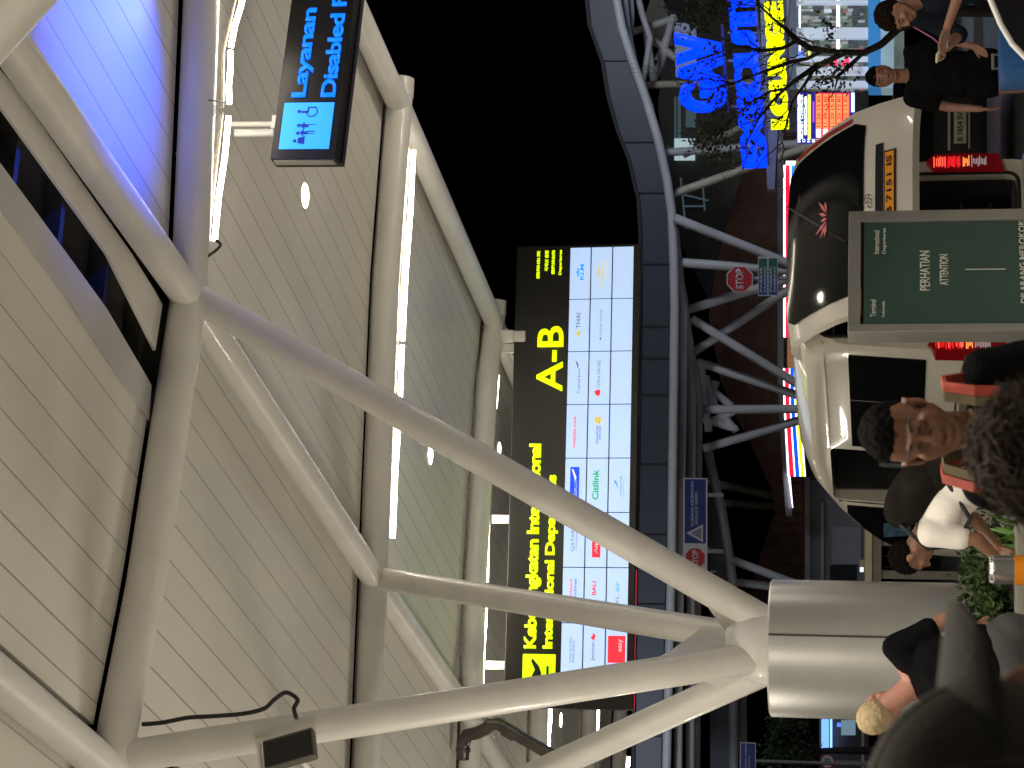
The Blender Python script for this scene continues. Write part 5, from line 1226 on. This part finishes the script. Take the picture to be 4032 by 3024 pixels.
MB().path([(-.14, .10, 1.36), (-.18, .22, 1.22), (-.19, .2, 1.08), (-.19, .05, 1.0), (-.16, -.14, 1.12)], .012, 8).obj('strap', BLACK, sg); MB().path([(.14, .10, 1.36), (.18, .22, 1.22), (.19, .2, 1.08), (.19, .05, 1.0), (.16, -.14, 1.12)], .012, 8).obj('strap', BLACK, sg)
# 6 person in black right of the tailgate
J = dict(elL=(-.26, .0, 1.10), wrL=(-.20, .2, .92), elR=(.25, -.02, 1.1), wrR=(.27, .08, .86), head=(0, .03, 1.6))
hp = at(3474, 300, 14.1); S = (hp.z-.13)/1.60
person('person in black T-shirt and shorts standing right of the raised tailgate', place(hp, 172, S, J), J, SK2, BLK, BLK, SHOE, HBLK, RX(-6), short=True, fat=1.1, hairkw=dict(front=.058, side=.01, back=-.06, seed=6), hands={'R': ((.1, .2, -.9), (-1, 0, 0), .3), 'L': ((.3, .6, -.4), (0, 0, -1), .2)})
# 7 person at the right edge
J = dict(pelvis=(0, -.08, .95), neck=(0, .12, 1.36), head=(0, .22, 1.47), shL=(-.17, .10, 1.31), shR=(.17, .10, 1.31), elL=(-.22, .22, 1.08), elR=(.22, .22, 1.08), wrL=(-.10, .42, 1.16), wrR=(.10, .42, 1.16))
hp = at(3528, 58, 11.8); S = (hp.z-.13)/1.47; M7 = place(hp, 120, S, J)
person('dark-haired person in a navy shirt bending over a phone at the right edge', M7, J, SK2, NAVY, BLK, SHOE, mat('hair_darkbrown', (.010, .007, .005), .75, 0, .4, 40, .4, 90, spec=.04), RX(-30), hairkw=dict(front=.045, side=-.05, back=-.10, lift=1.14, rough=.005, seed=7, nz=40), fat=1.1, sleeve=1.0)
ph = thing('phone', 'pale phone held by the bending person at the right edge', 'phone', M=M7); MB().box((0, .52, 1.19), (.08, .15, .012), Matrix.Rotation(.5, 3, 'X'), bev=.004).obj('case', mat('phone_pale', (.6, .58, .45), .3), ph)
MB().path([(.03, .47, 1.18), (.05, .38, 1.24), (.05, .28, 1.36)], .005, 6).obj('lanyard', mat('lanyard_pink', (.35, .08, .22), .7), ph)
# blue suitcase
q = at(3932, 215, 13.0); sc_ = thing('suitcase', 'blue suitcase standing beside the person in black shorts', 'suitcase', M=Matrix.Translation((q.x, q.y, .13)) @ Matrix.Rotation(.3, 4, 'Z')); hz = q.z-.13
b = MB(); b.rb(-.21, .21, -.13, .13, .05, hz, bev=.04)
for i in range(5): b.rb(-.16+i*.075, -.14+i*.075, -.137, -.12, .1, hz-.06)
b.obj('shell', mat('suitcase_blue', (.03, .12, .35), .4, 0, .05, 5), sc_)
MB().path([(-.05, .1, hz-.02), (-.05, .1, hz+.03), (.05, .1, hz+.03), (.05, .1, hz-.02)], .009, 8).obj('handle', SIL, sc_); MB().rb(-.18, -.14, -.1, -.06, 0, .06, bev=.01).rb(.14, .18, -.1, -.06, 0, .06, bev=.01).obj('wheel', RUBBER, sc_)
# ================================================================ lamps out of view, some of them added as fill
def post_lamp(x, y, z, e, col, label, aim=None, ang=140, size=.5):  # invented lamps out of view, lighting the far side of the road
    t = thing('fill_post_lamp', label, 'added fill lamp', loc=(x, y, 0), group='added fill lamps for the far side of the road')
    MB().path([(0, 0, 0), (0, 0, z+.1), (0, -.6, z+.15)], .06, 10).obj('pole', POLE, t)
    MB().box((0, -.9, z+.12), (.3, .7, .08), bev=.02).obj('lamp_head', POLE, t)
    l = lamp('fill_post_light', 'SPOT', (0, -.9, z), e, col, size, spot=rad(ang)); l.parent = t; l.location = (0, -.9, z+.02)
    if aim is not None: l.rotation_euler = (Vector(aim)-Vector((x, y-.9, z))).to_track_quat('-Z', 'Y').to_euler()
    else: l.rotation_euler = (0, 0, 0)
DLT = 'round downlight in the canopy ceiling out of view above the kerb'
for (x, y) in ((-1.2, 6.4), (1.6, 6.4), (-1.0, 3.5), (2.6, 3.8), (4.4, 6.9), (-3.4, 3.4), (-3.4, 6.2), (-4.2, 9.5)):
    downlight((x, y), DLT, KDOWN*(.42 if y < 5 else 1))
def ceiling_fill(x, y, z, e, col, label, sz=1.1, aim=None):  # fill lights added out of view to brighten the plank ceiling
    t = thing('ceiling_fill', label, 'ceiling_fill', loc=(x, y, z), group='added fill lights aimed up at the canopy ceiling')
    MB().rb(-sz/2-.03, sz/2+.03, -.17, .17, -.1, -.01).obj('housing', BLACK, t, smooth=False)
    l = lamp('ceiling_fill_lamp', 'AREA', (0, 0, 0), e, col, sz, sizey=.3); l.parent = t; l.location = (0, 0, .01)
    l.rotation_euler = (rad(180), 0, 0) if aim is None else (Vector(aim)-Vector((x, y, z))).to_track_quat('-Z', 'Y').to_euler()
FILL_LABEL = 'added fill light outside the picture, aimed up at the ceiling'
for (x, y, z, e, a) in ((-5.5, 12.5, 3.0, KFILL, (-2.5, 13.5, 6.4)), (4.9, 13.9, 3.0, KFILL*.35, (1.8, 14, 6.4)), (-7, 18.5, 3.1, KFILL*1.2, (-3, 20, 6.4)), (-2.4, 5.5, 3.0, KFILL*.7, (-1.5, 9, 6.4)), (-9, 25, 3.2, KFILL*1.2, (-5, 27, 6.4)), (4.6, 17.5, 3.2, KFILL*.7, (.3, 19.5, 6.4))):
    ceiling_fill(x, y, z, e, NEUT, FILL_LABEL, aim=a)
# blue projector whose light spills over the planks beside the open slot
bp = thing('blue_projector', 'small blue projector at the canopy edge out of view', 'projector', loc=(3.1, 12.0, 4.4))
MB().box((0, 0, 0), (.16, .2, .16), bev=.02).obj('housing', BLACK, bp)
l = lamp('blue_projector_light', 'SPOT', (0, 0, 0), KBLUE, (.01, .07, 1), .05, spot=rad(57)); l.parent = bp; l.location = (0, 0, .1); l.rotation_euler = (Vector((2.12, 11.75, 6.45))-Vector((3.1, 12.0, 4.5))).to_track_quat('-Z', 'Y').to_euler()
# across the road
post_lamp(-9, 33.5, 7, KFARFILL, COOL, 'added fill lamp out of view on the left of the road', aim=(-2, 45, 5)); post_lamp(9, 33, 7, KFARFILL, COOL, 'added fill lamp out of view on the right of the road', aim=(2, 46, 5)); post_lamp(14, 27, 8, KFARFILL*.5, NEUT, 'tall added fill lamp out of view near the shops', aim=(1, 42, 3))
